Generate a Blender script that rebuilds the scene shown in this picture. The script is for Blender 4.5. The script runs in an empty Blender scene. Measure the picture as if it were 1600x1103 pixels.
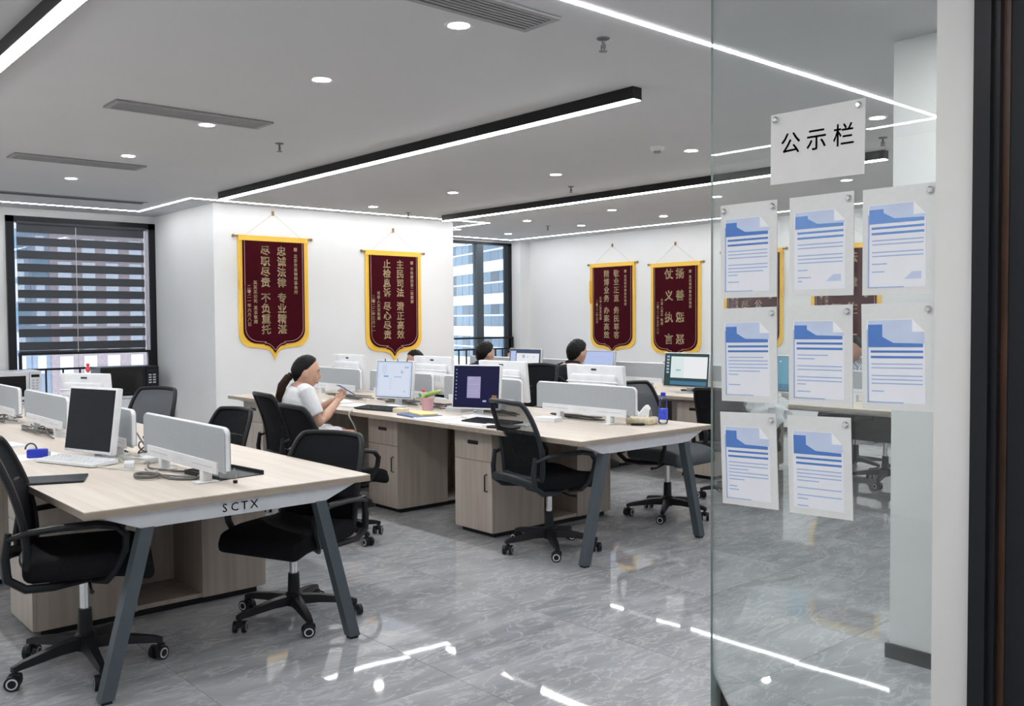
import bpy, bmesh, math, random
from mathutils import Vector, Matrix
R = math.radians
random.seed(11)
SC = bpy.context.scene
COL = SC.collection

# ------------------------------------------------------------------ camera, sky, exposure
CAM_H = 1.45
def make_camera():
    yaw, pitch, roll = R(41.35), R(-2.03), R(-0.39)
    f = Vector((math.sin(yaw)*math.cos(pitch), math.cos(yaw)*math.cos(pitch), math.sin(pitch)))
    r = Vector((math.cos(yaw), -math.sin(yaw), 0)); u = r.cross(f)
    r2 = r*math.cos(roll) + u*math.sin(roll); u2 = u*math.cos(roll) - r*math.sin(roll)
    cd = bpy.data.cameras.new('camera'); cd.sensor_fit = 'HORIZONTAL'; cd.sensor_width = 36
    cd.lens = 1443.8*36/1600; cd.clip_start = 0.05; cd.clip_end = 600
    o = bpy.data.objects.new('camera', cd); COL.objects.link(o)
    m = Matrix((r2, u2, -f)).transposed().to_4x4(); m.translation = (0, 0, CAM_H)
    o.matrix_world = m
    SC.camera = o
make_camera()
LAMP_E, STRIP_E, SPOT_E, SCREEN_E = 46.0, 30.0, 115.0, 0.65
w = bpy.data.worlds.new('overcast_sky'); SC.world = w; w.use_nodes = True
bg = w.node_tree.nodes['Background']; bg.inputs[0].default_value = (0.80, 0.88, 1.0, 1); bg.inputs[1].default_value = 1.9
SC.view_settings.view_transform = 'Standard'; SC.view_settings.look = 'None'
SC.view_settings.exposure = 0.4; SC.view_settings.gamma = 1.0
SC.view_settings.use_curve_mapping = False
SC.cycles.transparent_max_bounces = 32
SC.cycles.sample_clamp_indirect = 6.0

# ------------------------------------------------------------------ materials
MATS = {}
def nodes_of(name):
    m = bpy.data.materials.new(name); m.use_nodes = True
    nt = m.node_tree; b = nt.nodes['Principled BSDF']
    MATS[name] = m
    return m, nt, b
def pm(name, c, rough=0.5, metal=0.0, var=0.05, scale=14.0, bump=0.0, bscale=None, emit=None, estr=0, spec=0.5, coat=0.0):
    m, nt, b = nodes_of(name)
    tc = nt.nodes.new('ShaderNodeTexCoord'); nz = nt.nodes.new('ShaderNodeTexNoise')
    nz.inputs['Scale'].default_value = scale; nz.inputs['Detail'].default_value = 3
    nt.links.new(tc.outputs['Object'], nz.inputs['Vector'])
    rp = nt.nodes.new('ShaderNodeValToRGB')
    rp.color_ramp.elements[0].color = (*[max(0, x*(1-var)) for x in c], 1)
    rp.color_ramp.elements[1].color = (*[min(1, x*(1+var)) for x in c], 1)
    rp.color_ramp.elements[0].position = 0.3; rp.color_ramp.elements[1].position = 0.7
    nt.links.new(nz.outputs['Fac'], rp.inputs['Fac']); nt.links.new(rp.outputs['Color'], b.inputs['Base Color'])
    b.inputs['Roughness'].default_value = rough; b.inputs['Metallic'].default_value = metal
    b.inputs['Specular IOR Level'].default_value = spec; b.inputs['Coat Weight'].default_value = coat
    if bump:
        n2 = nt.nodes.new('ShaderNodeTexNoise'); n2.inputs['Scale'].default_value = bscale or scale*6
        nt.links.new(tc.outputs['Object'], n2.inputs['Vector'])
        bp = nt.nodes.new('ShaderNodeBump'); bp.inputs['Strength'].default_value = bump; bp.inputs['Distance'].default_value = 0.01
        nt.links.new(n2.outputs['Fac'], bp.inputs['Height']); nt.links.new(bp.outputs['Normal'], b.inputs['Normal'])
    if emit:
        b.inputs['Emission Color'].default_value = (*emit, 1); b.inputs['Emission Strength'].default_value = estr
    return m
def glow(name, c, s):
    m, nt, b = nodes_of(name)
    b.inputs['Base Color'].default_value = (0.8, 0.8, 0.8, 1)
    b.inputs['Emission Color'].default_value = (*c, 1); b.inputs['Emission Strength'].default_value = s
    return m
def screen(name, c):
    m, nt, b = nodes_of(name)
    b.inputs['Base Color'].default_value = (0.008, 0.008, 0.010, 1); b.inputs['Roughness'].default_value = 0.35; b.inputs['Specular IOR Level'].default_value = 0.12
    b.inputs['Emission Color'].default_value = (*c, 1); b.inputs['Emission Strength'].default_value = SCREEN_E
    return m
def wood(name, axis, c0, c1):
    m, nt, b = nodes_of(name)
    tc = nt.nodes.new('ShaderNodeTexCoord'); mp = nt.nodes.new('ShaderNodeMapping')
    sc = [26.0, 26.0, 26.0]; sc[axis] = 1.1
    mp.inputs['Scale'].default_value = sc
    nt.links.new(tc.outputs['Object'], mp.inputs['Vector'])
    nz = nt.nodes.new('ShaderNodeTexNoise'); nz.inputs['Scale'].default_value = 1.0; nz.inputs['Detail'].default_value = 5; nz.inputs['Roughness'].default_value = 0.6
    nt.links.new(mp.outputs['Vector'], nz.inputs['Vector'])
    oi = nt.nodes.new('ShaderNodeObjectInfo'); nz.noise_dimensions = '4D'
    ml = nt.nodes.new('ShaderNodeMath'); ml.operation = 'MULTIPLY'; ml.inputs[1].default_value = 31
    nt.links.new(oi.outputs['Random'], ml.inputs[0]); nt.links.new(ml.outputs[0], nz.inputs['W'])
    rp = nt.nodes.new('ShaderNodeValToRGB'); rp.color_ramp.elements[0].position = 0.32; rp.color_ramp.elements[1].position = 0.68
    rp.color_ramp.elements[0].color = (*c0, 1); rp.color_ramp.elements[1].color = (*c1, 1)
    nt.links.new(nz.outputs['Fac'], rp.inputs['Fac']); nt.links.new(rp.outputs['Color'], b.inputs['Base Color'])
    b.inputs['Roughness'].default_value = 0.42
    return m
def thin_glass(name, tint, ior=1.5, rough=0.0):
    m, nt, b = nodes_of(name); nt.nodes.remove(b)
    out = nt.nodes['Material Output']
    fr = nt.nodes.new('ShaderNodeFresnel'); fr.inputs['IOR'].default_value = ior
    tr = nt.nodes.new('ShaderNodeBsdfTransparent'); tr.inputs['Color'].default_value = (*tint, 1)
    gl = nt.nodes.new('ShaderNodeBsdfGlossy'); gl.inputs['Roughness'].default_value = rough; gl.inputs['Color'].default_value = (1, 1, 1, 1)
    mx = nt.nodes.new('ShaderNodeMixShader')
    nt.links.new(fr.outputs[0], mx.inputs[0]); nt.links.new(tr.outputs[0], mx.inputs[1]); nt.links.new(gl.outputs[0], mx.inputs[2])
    nt.links.new(mx.outputs[0], out.inputs['Surface'])
    return m
def sheer(name, c, alpha, rough=0.8):
    m, nt, b = nodes_of(name)
    tc = nt.nodes.new('ShaderNodeTexCoord'); nz = nt.nodes.new('ShaderNodeTexNoise'); nz.inputs['Scale'].default_value = 60
    nt.links.new(tc.outputs['Object'], nz.inputs['Vector'])
    mr = nt.nodes.new('ShaderNodeMapRange'); mr.inputs['To Min'].default_value = alpha-0.04; mr.inputs['To Max'].default_value = alpha+0.04
    nt.links.new(nz.outputs['Fac'], mr.inputs['Value']); nt.links.new(mr.outputs[0], b.inputs['Alpha'])
    b.inputs['Base Color'].default_value = (*c, 1); b.inputs['Roughness'].default_value = rough; b.inputs['Specular IOR Level'].default_value = 0.12
    return m
def marble():
    m, nt, b = nodes_of('polished_grey_marble')
    tc = nt.nodes.new('ShaderNodeTexCoord'); oi = nt.nodes.new('ShaderNodeObjectInfo')
    ml = nt.nodes.new('ShaderNodeMath'); ml.operation = 'MULTIPLY'; ml.inputs[1].default_value = 57
    nt.links.new(oi.outputs['Random'], ml.inputs[0])
    mp = nt.nodes.new('ShaderNodeMapping'); mp.inputs['Rotation'].default_value = (0, 0, R(38)); mp.inputs['Scale'].default_value = (1.0, 2.6, 1)
    nt.links.new(tc.outputs['Object'], mp.inputs['Vector'])
    def noise(scale, det, dist):
        n = nt.nodes.new('ShaderNodeTexNoise'); n.noise_dimensions = '4D'
        n.inputs['Scale'].default_value = scale; n.inputs['Detail'].default_value = det; n.inputs['Distortion'].default_value = dist
        n.inputs['Roughness'].default_value = 0.62
        nt.links.new(mp.outputs['Vector'], n.inputs['Vector']); nt.links.new(ml.outputs[0], n.inputs['W'])
        return n
    n1 = noise(1.15, 8, 1.4); n2 = noise(2.6, 6, 1.8)
    r1 = nt.nodes.new('ShaderNodeValToRGB'); r1.color_ramp.elements[0].position = 0.3; r1.color_ramp.elements[1].position = 0.72
    r1.color_ramp.elements[0].color = (0.235, 0.244, 0.258, 1); r1.color_ramp.elements[1].color = (0.455, 0.465, 0.485, 1)
    nt.links.new(n1.outputs['Fac'], r1.inputs['Fac'])
    r2 = nt.nodes.new('ShaderNodeValToRGB'); e = r2.color_ramp.elements
    e[0].position = 0.47; e[0].color = (0, 0, 0, 1); e[1].position = 0.5; e[1].color = (1, 1, 1, 1)
    e3 = e.new(0.53); e3.color = (0, 0, 0, 1)
    nt.links.new(n2.outputs['Fac'], r2.inputs['Fac'])
    mx = nt.nodes.new('ShaderNodeMix'); mx.data_type = 'RGBA'; mx.inputs['B'].default_value = (0.66, 0.67, 0.69, 1)
    m3 = nt.nodes.new('ShaderNodeMath'); m3.operation = 'MULTIPLY'; m3.inputs[1].default_value = 0.4
    nt.links.new(r2.outputs['Color'], m3.inputs[0]); nt.links.new(m3.outputs[0], mx.inputs['Factor'])
    nt.links.new(r1.outputs['Color'], mx.inputs['A']); nt.links.new(mx.outputs['Result'], b.inputs['Base Color'])
    b.inputs['Roughness'].default_value = 0.03; b.inputs['Specular IOR Level'].default_value = 0.62
    n4 = nt.nodes.new('ShaderNodeTexNoise'); n4.inputs['Scale'].default_value = 1.6; n4.inputs['Detail'].default_value = 1
    nt.links.new(tc.outputs['Object'], n4.inputs['Vector'])
    bp = nt.nodes.new('ShaderNodeBump'); bp.inputs['Strength'].default_value = 0.035; bp.inputs['Distance'].default_value = 0.03
    nt.links.new(n4.outputs['Fac'], bp.inputs['Height']); nt.links.new(bp.outputs['Normal'], b.inputs['Normal'])
    return m
def fringe_mat():
    m, nt, b = nodes_of('golden_fringe')
    tc = nt.nodes.new('ShaderNodeTexCoord'); wv = nt.nodes.new('ShaderNodeTexWave')
    wv.inputs['Scale'].default_value = 30; wv.inputs['Distortion'].default_value = 1.5; wv.bands_direction = 'X'
    nt.links.new(tc.outputs['Object'], wv.inputs['Vector'])
    rp = nt.nodes.new('ShaderNodeValToRGB'); rp.color_ramp.elements[0].color = (0.92, 0.46, 0.03, 1); rp.color_ramp.elements[1].color = (1.0, 0.70, 0.11, 1)
    nt.links.new(wv.outputs['Fac'], rp.inputs['Fac']); nt.links.new(rp.outputs['Color'], b.inputs['Base Color'])
    bp = nt.nodes.new('ShaderNodeBump'); bp.inputs['Strength'].default_value = 0.5; bp.inputs['Distance'].default_value = 0.004
    nt.links.new(wv.outputs['Fac'], bp.inputs['Height']); nt.links.new(bp.outputs['Normal'], b.inputs['Normal'])
    b.inputs['Roughness'].default_value = 0.5
    return m

marble(); fringe_mat()
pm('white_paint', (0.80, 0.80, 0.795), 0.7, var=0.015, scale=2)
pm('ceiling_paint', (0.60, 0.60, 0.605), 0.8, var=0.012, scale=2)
pm('jamb_paint', (0.70, 0.69, 0.67), 0.6, var=0.02, scale=4)
pm('black_skirting', (0.025, 0.028, 0.03), 0.35)
pm('grout', (0.14, 0.14, 0.145), 0.8)
pm('black_frame', (0.012, 0.013, 0.016), 0.35, spec=0.25)
pm('door_brown', (0.05, 0.02, 0.008), 0.4, var=0.3, scale=9)
pm('door_dark', (0.012, 0.014, 0.017), 0.5, spec=0.25)
glow('lamp_diffuser', (0.97, 0.985, 1.0), LAMP_E)
glow('strip_light', (0.97, 0.985, 1.0), STRIP_E)
glow('spot_lens', (1.0, 0.98, 0.96), SPOT_E)
pm('lamp_black', (0.01, 0.01, 0.011), 0.35, spec=0.25)
pm('vent_grey', (0.30, 0.30, 0.30), 0.5)
pm('vent_dark', (0.09, 0.09, 0.09), 0.8)
pm('trim_white', (0.72, 0.72, 0.71), 0.4)
pm('sprinkler_metal', (0.16, 0.16, 0.17), 0.4, metal=0.4)
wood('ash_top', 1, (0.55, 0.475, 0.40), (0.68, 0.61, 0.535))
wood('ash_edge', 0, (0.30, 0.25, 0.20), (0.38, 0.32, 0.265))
wood('ash_cabinet', 2, (0.37, 0.315, 0.265), (0.485, 0.425, 0.37))
pm('white_steel', (0.66, 0.68, 0.72), 0.4)
pm('slate_steel', (0.075, 0.095, 0.11), 0.4, metal=0.2)
pm('black_ink', (0.02, 0.02, 0.022), 0.6)
pm('panel_grey', (0.36, 0.385, 0.405), 0.85, var=0.03, scale=60, bump=0.08, bscale=500)
pm('plastic_white', (0.76, 0.77, 0.79), 0.35)
pm('plastic_dim', (0.50, 0.52, 0.56), 0.45)
pm('plastic_black', (0.012, 0.013, 0.015), 0.4, spec=0.25)
pm('plastic_slate', (0.022, 0.027, 0.031), 0.45, spec=0.25)
pm('fabric_black', (0.009, 0.0095, 0.011), 0.85, spec=0.12, var=0.2, scale=80, bump=0.15, bscale=600)
pm('fabric_grey', (0.085, 0.095, 0.105), 0.9, spec=0.12, var=0.08, scale=80, bump=0.15, bscale=600)
sheer('mesh_black', (0.008, 0.009, 0.011), 0.93)
sheer('mesh_open', (0.010, 0.012, 0.014), 0.70)
sheer('mesh_grey', (0.10, 0.11, 0.125), 0.95)
pm('chrome', (0.75, 0.75, 0.76), 0.18, metal=1.0)
pm('caster_ring', (0.62, 0.62, 0.63), 0.4)
pm('velvet', (0.050, 0.0015, 0.006), 0.9, spec=0.12, var=0.12, scale=5)
pm('gold_thread', (0.88, 0.68, 0.40), 0.5)
pm('silver_piping', (0.55, 0.38, 0.34), 0.5)
pm('rod_wood', (0.28, 0.17, 0.04), 0.4)
pm('cord_beige', (0.62, 0.56, 0.46), 0.8)
thin_glass('partition_glass', (0.93, 0.955, 0.95), 1.52)
thin_glass('window_glass', (0.92, 0.95, 0.97), 1.5)
pm('glass_edge', (0.42, 0.52, 0.49), 0.2)
pm('blind_dark', (0.055, 0.06, 0.068), 0.8, var=0.04, scale=40)
sheer('blind_sheer', (0.16, 0.17, 0.19), 0.34)
sheer('sleeve_plastic', (0.78, 0.78, 0.77), 0.93, 0.25)
pm('paper', (0.82, 0.83, 0.87), 0.8, var=0.01)
pm('paper_fold', (0.88, 0.88, 0.90), 0.8, var=0.01)
pm('sign_paper', (0.72, 0.715, 0.70), 0.8, var=0.02)
pm('print_blue', (0.085, 0.21, 0.56), 0.7)
pm('print_midblue', (0.16, 0.31, 0.66), 0.7)
pm('print_pale', (0.55, 0.63, 0.80), 0.7)
pm('print_line', (0.36, 0.47, 0.73), 0.7)
pm('brick', (0.42, 0.33, 0.33), 0.9, var=0.12, scale=3)
pm('curtain_wall', (0.30, 0.35, 0.42), 0.5)
pm('concrete_white', (0.78, 0.80, 0.82), 0.7)
pm('tower_pane', (0.16, 0.27, 0.35), 0.12, var=0.35, scale=0.35, spec=0.8)
pm('tower_pane_dark', (0.07, 0.12, 0.16), 0.12, var=0.4, scale=0.4, spec=0.8)
pm('pane_bright', (0.75, 0.78, 0.86), 0.3, var=0.2, scale=0.6)
pm('skin', (0.56, 0.33, 0.235), 0.55, var=0.06, scale=20)
pm('skin_dark', (0.42, 0.235, 0.16), 0.55, var=0.06, scale=20)
pm('hair', (0.010, 0.009, 0.009), 0.42, spec=0.12, var=0.3, scale=60, bump=0.3, bscale=160)
pm('ponytail_hair', (0.028, 0.014, 0.009), 0.45, spec=0.12, var=0.3, scale=60, bump=0.3, bscale=160)
pm('lips', (0.42, 0.16, 0.14), 0.5)
pm('eye_white', (0.75, 0.73, 0.70), 0.3)
pm('tee_white', (0.76, 0.77, 0.79), 0.85, bump=0.25, bscale=22)
pm('shirt_black', (0.016, 0.018, 0.022), 0.85, spec=0.12, bump=0.25, bscale=22)
pm('shirt_navy', (0.03, 0.04, 0.07), 0.85, spec=0.12)
pm('trousers_dark', (0.02, 0.022, 0.03), 0.85, spec=0.12)
pm('shorts_white', (0.70, 0.70, 0.72), 0.85)
pm('shoe', (0.03, 0.03, 0.03), 0.5)
pm('pink_pot', (0.66, 0.40, 0.44), 0.5)
pm('cactus_green', (0.30, 0.42, 0.10), 0.6, var=0.2, scale=60)
pm('leaf_green', (0.13, 0.27, 0.08), 0.6)
pm('red', (0.65, 0.05, 0.05), 0.5)
pm('soil', (0.05, 0.035, 0.02), 0.9)
pm('blue_plastic', (0.01, 0.03, 0.45), 0.3)
thin_glass('bottle_clear', (0.93, 0.96, 0.985), 1.3)
pm('bottle_label', (0.05, 0.09, 0.70), 0.4, var=0.25, scale=60)
pm('yellow_paper', (0.83, 0.66, 0.28), 0.8)
pm('tissue', (0.84, 0.84, 0.84), 0.9, bump=0.3, bscale=60)
pm('tissue_box', (0.72, 0.64, 0.46), 0.6, var=0.15, scale=50)
pm('cable_grey', (0.12, 0.115, 0.11), 0.6)
pm('cable_white', (0.62, 0.62, 0.60), 0.5)
pm('folder_blue', (0.09, 0.14, 0.30), 0.6)
pm('phone_blue', (0.06, 0.08, 0.16), 0.3)
pm('bag_white', (0.68, 0.70, 0.72), 0.45, bump=0.5, bscale=30)
pm('microwave_glass', (0.012, 0.013, 0.014), 0.12)
pm('silver', (0.55, 0.56, 0.57), 0.35, metal=0.6)
def check_mat():
    m, nt, b = nodes_of('check_shirt')
    tc = nt.nodes.new('ShaderNodeTexCoord'); ck = nt.nodes.new('ShaderNodeTexChecker'); ck.inputs['Scale'].default_value = 70
    ck.inputs['Color1'].default_value = (0.55, 0.58, 0.64, 1); ck.inputs['Color2'].default_value = (0.10, 0.12, 0.17, 1)
    nt.links.new(tc.outputs['Object'], ck.inputs['Vector']); nt.links.new(ck.outputs['Color'], b.inputs['Base Color'])
    b.inputs['Roughness'].default_value = 0.85
check_mat()
for n, c in dict(scr_off=(0.008, 0.010, 0.013), scr_navy=(0.004, 0.004, 0.045), scr_lilac=(0.42, 0.38, 0.60), scr_ice=(0.62, 0.74, 0.95),
                 scr_white=(0.93, 0.94, 0.97), scr_blue=(0.16, 0.36, 0.75), scr_sheet=(0.52, 0.62, 0.93), scr_grey=(0.46, 0.52, 0.66),
                 scr_bar=(0.06, 0.09, 0.16), scr_green=(0.03, 0.07, 0.07), scr_mint=(0.78, 0.90, 0.90), scr_teal=(0.14, 0.36, 0.50), scr_tealdark=(0.07, 0.2, 0.33),
                 scr_orange=(0.35, 0.14, 0.05), scr_lines=(0.44, 0.55, 0.80), scr_pale=(0.75, 0.82, 0.96)).items():
    screen(n, c)

# ------------------------------------------------------------------ mesh building
class MB:
    def __init__(s): s.v = []; s.f = []; s.m = []; s.mi = 0
    def add(s, vs, fs, M=None):
        n = len(s.v)
        for p in vs:
            p = Vector(p); s.v.append(tuple(M @ p) if M else tuple(p))
        for f in fs: s.f.append([i+n for i in f]); s.m.append(s.mi)
        return s
    def mat(s, i): s.mi = i; return s
    def box(s, x0, x1, y0, y1, z0, z1, M=None):
        vs = [(x, y, z) for x in (x0, x1) for y in (y0, y1) for z in (z0, z1)]
        return s.add(vs, [(0, 1, 3, 2), (4, 6, 7, 5), (0, 4, 5, 1), (2, 3, 7, 6), (0, 2, 6, 4), (1, 5, 7, 3)], M)
    def rbox(s, x0, x1, y0, y1, z0, z1, r, seg=2, M=None, warp=None):
        bm = bmesh.new(); bmesh.ops.create_cube(bm, size=1)
        for v in bm.verts: v.co = Vector(((x0+x1)/2+v.co.x*(x1-x0), (y0+y1)/2+v.co.y*(y1-y0), (z0+z1)/2+v.co.z*(z1-z0)))
        bmesh.ops.bevel(bm, geom=bm.edges[:], offset=min(r, (x1-x0)*.49, (y1-y0)*.49, (z1-z0)*.49), segments=seg, profile=0.5, affect='EDGES')
        if warp:
            bmesh.ops.subdivide_edges(bm, edges=[e for e in bm.edges if e.calc_length() > 0.15], cuts=6, use_grid_fill=True)
            for v in bm.verts: v.co = Vector(warp(v.co))
        bm.verts.index_update()
        vs = [tuple(v.co) for v in bm.verts]; fs = [[v.index for v in f.verts] for f in bm.faces]; bm.free()
        return s.add(vs, fs, M)
    def cyl(s, p0, p1, r0, r1=None, n=12, cap=True):
        return s.tube([p0, p1], [r0, r0 if r1 is None else r1], n, cap=cap)
    def tube(s, pts, r, n=8, cap=True, closed=False, flat=1.0):
        pts = [Vector(p) for p in pts]; k = len(pts)
        rs = r if isinstance(r, (list, tuple)) else [r]*k
        fl_ = flat if isinstance(flat, (list, tuple)) else [flat]*k
        vs = []; fs = []; up = None
        for i, p in enumerate(pts):
            a = pts[(i-1) % k] if (closed or i > 0) else p; b = pts[(i+1) % k] if (closed or i < k-1) else p
            t = (b-a)
            if t.length < 1e-9: t = Vector((0, 0, 1))
            t.normalize()
            if up is None:
                up = Vector((0, 0, 1)) if abs(t.z) < 0.9 else Vector((1, 0, 0))
            sd = t.cross(up)
            if sd.length < 1e-6: sd = t.cross(Vector((1, 0, 0)))
            sd.normalize(); up = sd.cross(t).normalized()
            for j in range(n):
                q = 2*math.pi*j/n
                vs.append(p + sd*math.cos(q)*rs[i] + up*math.sin(q)*rs[i]*fl_[i])
        for i in range(k if closed else k-1):
            i2 = (i+1) % k
            for j in range(n): fs.append((i*n+j, i*n+(j+1) % n, i2*n+(j+1) % n, i2*n+j))
        if cap and not closed: fs.append(list(range(n))[::-1]); fs.append([(k-1)*n+j for j in range(n)])
        return s.add(vs, fs)
    def lathe(s, prof, n=20, M=None):
        vs = []; fs = []
        for r, z in prof:
            for j in range(n):
                q = 2*math.pi*j/n; vs.append((r*math.cos(q), r*math.sin(q), z))
        for i in range(len(prof)-1):
            for j in range(n): fs.append((i*n+j, i*n+(j+1) % n, (i+1)*n+(j+1) % n, (i+1)*n+j))
        fs.append(list(range(n))[::-1]); fs.append([(len(prof)-1)*n+j for j in range(n)])
        return s.add(vs, fs, M)
    def prism(s, poly, a0, a1, axis=1, M=None):
        """poly is a list of 2D points; axis is the extruded axis"""
        def P(p, a):
            q = [p[0], p[1]]; q.insert(axis, a); return tuple(q)
        k = len(poly); vs = [P(p, a0) for p in poly] + [P(p, a1) for p in poly]
        fs = [list(range(k)), list(range(k, 2*k))[::-1]] + [(i, i+k, (i+1) % k+k, (i+1) % k) for i in range(k)]
        return s.add(vs, fs, M)
    def grid(s, fn, nu, nv):
        vs = [fn(i/nu, j/nv) for i in range(nu+1) for j in range(nv+1)]
        fs = [(i*(nv+1)+j, (i+1)*(nv+1)+j, (i+1)*(nv+1)+j+1, i*(nv+1)+j+1) for i in range(nu) for j in range(nv)]
        return s.add(vs, fs)
    def ball(s, c, rx, ry=None, rz=None, nu=14, nv=9, M=None):
        ry = ry or rx; rz = rz or rx; vs = []; fs = []
        for j in range(1, nv):
            t = math.pi*j/nv
            for i in range(nu):
                a = 2*math.pi*i/nu
                vs.append((c[0]+rx*math.sin(t)*math.cos(a), c[1]+ry*math.sin(t)*math.sin(a), c[2]+rz*math.cos(t)))
        for j in range(nv-2):
            for i in range(nu): fs.append((j*nu+i, (j+1)*nu+i, (j+1)*nu+(i+1) % nu, j*nu+(i+1) % nu))
        vs += [(c[0], c[1], c[2]+rz), (c[0], c[1], c[2]-rz)]; T = len(vs)-2
        for i in range(nu): fs.append((T, i, (i+1) % nu)); fs.append((T+1, (nv-2)*nu+(i+1) % nu, (nv-2)*nu+i))
        return s.add(vs, fs, M)
    def mesh(s, name, mats, smooth=False):
        me = bpy.data.meshes.new(name); me.from_pydata(s.v, [], s.f)
        for m in (mats if isinstance(mats, (list, tuple)) else [mats]): me.materials.append(MATS[m])
        me.polygons.foreach_set('material_index', s.m)
        bm = bmesh.new(); bm.from_mesh(me); bmesh.ops.recalc_face_normals(bm, faces=bm.faces); bm.to_mesh(me); bm.free()
        if smooth:
            me.polygons.foreach_set('use_smooth', [True]*len(me.polygons)); me.set_sharp_from_angle(angle=R(40))
        me.update()
        return me
    def build(s, name, mats, parent=None, smooth=False, loc=None, rz=0):
        return link(name, s.mesh(name, mats, smooth), parent, loc, rz)
def link(name, data, parent=None, loc=None, rz=0):
    o = bpy.data.objects.new(name, data); COL.objects.link(o)
    if parent: o.parent = parent
    if loc: o.location = loc
    if rz: o.rotation_euler = (0, 0, rz)
    return o
def tag(o, label=None, cat=None, group=None, kind=None):
    if label: o['label'] = label
    if cat: o['category'] = cat
    if group: o['group'] = group
    if kind: o['kind'] = kind
    return o
def thing(name, label, cat, loc=(0, 0, 0), rz=0, group=None):
    o = bpy.data.objects.new(name, None); COL.objects.link(o); o.empty_display_size = 0.1
    o.location = loc; o.rotation_euler = (0, 0, rz)
    return tag(o, label, cat, group)
def struct(name, mb, mats, label=None, smooth=False):
    o = mb.build(name, mats, None, smooth); o['kind'] = 'structure'
    if label: o['label'] = label
    return o
def copy_tree(o, parent=None):
    c = o.copy(); COL.objects.link(c); c.parent = parent
    for ch in KIDS.get(o.name, []): copy_tree(ch, c)
    return c
KIDS = {}
def index_kids():
    KIDS.clear()
    for o in bpy.data.objects:
        if o.parent: KIDS.setdefault(o.parent.name, []).append(o)
GLY = {}
def glyph(ch):
    if ch not in GLY:
        c = bpy.data.curves.new('t', 'FONT'); c.body = ch; c.align_x = 'CENTER'; c.align_y = 'CENTER'; c.resolution_u = 2
        o = bpy.data.objects.new('t', c); COL.objects.link(o)
        dg = bpy.context.evaluated_depsgraph_get(); me = o.evaluated_get(dg).to_mesh()
        GLY[ch] = ([tuple(v.co) for v in me.vertices], [list(p.vertices) for p in me.polygons])
        bpy.data.objects.remove(o); bpy.data.curves.remove(c)
    return GLY[ch]
def put_text(mb, ch, M, bold=0.0):
    vs, fs = glyph(ch)
    mb.add(vs, fs, M)
    if bold:
        for d in ((bold, 0), (0, bold), (bold, bold)): mb.add([(v[0]+d[0], v[1]+d[1], v[2]+0.0004/max(1e-6, M.median_scale)) for v in vs], fs, M)
ORD = ['nearest', 'second', 'third', 'fourth', 'fifth', 'sixth', 'seventh', 'eighth']

# ------------------------------------------------------------------ room shell
ZC = 2.75; XL = -1.05; XR = 10.4; YB = -1.6; YF = 11.5; GX = 2.75
fl = struct('floor', MB().box(XL-.2, XR+.2, YB-.2, YF+.5, -0.1, -0.006), 'grout', 'polished grey marble tile floor')
TS = 0.825
tile = MB().box(0.001, TS-0.001, 0.001, TS-0.001, -0.006, 0.0).mesh('tile', 'polished_grey_marble')
for i in range(14):
    for j in range(17):
        o = link('tile', tile, fl, (1.445-3*TS+i*TS, 2.1-5*TS+j*TS, 0))
        o.rotation_euler = (R(random.uniform(-.03, .03)), R(random.uniform(-.03, .03)), 0)
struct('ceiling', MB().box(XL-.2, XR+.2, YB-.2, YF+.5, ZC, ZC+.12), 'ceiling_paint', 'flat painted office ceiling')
struct('wall_left', MB().box(XL-.15, XL, YB-.15, YF+.15, 0, ZC), 'white_paint', 'white wall left of the desks')
struct('wall_back', MB().box(XL-.15, 4.0, YB-.15, YB, 0, ZC), 'white_paint', 'white wall behind the entrance')
# far wall with the blinded window
struct('wall_window', MB().box(XL, 2.6, YF, YF+.15, 0, ZC).box(2.6, 4.25, YF, YF+.15, 2.66, ZC).box(2.6, 4.25, YF, YF+.15, 0, .35), 'white_paint', 'white wall around the blinded window')
struct('wall_banner_block', MB().box(4.25, 7.55, 9.75, YF+.15, 0, ZC), 'white_paint', 'white wall block carrying two red banners')
struct('wall_far', MB().box(7.55, 8.77, 11.6, 11.75, 0, ZC).box(8.77, 10.18, 11.6, 11.75, 2.72, ZC).box(8.77, 10.18, 11.6, 11.75, 0, .3).box(10.18, XR, 11.35, 11.75, 0, ZC), 'white_paint', 'white wall with pillar beside the tower window')
struct('wall_right', MB().box(XR, XR+.15, 1.72, 11.75, 0, ZC), 'white_paint', 'long white wall with red banners')
struct('wall_front', MB().box(3.93, XR, 1.72, 1.87, 0, ZC).box(3.784, 3.93, -1.6, 1.87, 0, ZC), 'white_paint', 'white wall end seen through the glass panel')
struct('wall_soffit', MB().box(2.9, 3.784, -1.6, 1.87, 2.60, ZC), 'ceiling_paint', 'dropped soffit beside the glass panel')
struct('baseboard_front', MB().box(3.770, 3.784, -1.5, 1.884, 0, .062).box(3.784, XR, 1.87, 1.884, 0, .062), 'black_skirting', 'black skirting at the foot of the white wall end')
struct('baseboard_right', MB().box(XR-.014, XR, 1.884, 11.35, 0, .062), 'black_skirting', 'black skirting of the long banner wall')
struct('baseboard_block', MB().box(4.236, 7.564, 9.736, 9.75, 0, .062).box(4.236, 4.25, 9.75, YF, 0, .062), 'black_skirting', 'black skirting of the banner wall block')
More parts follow.
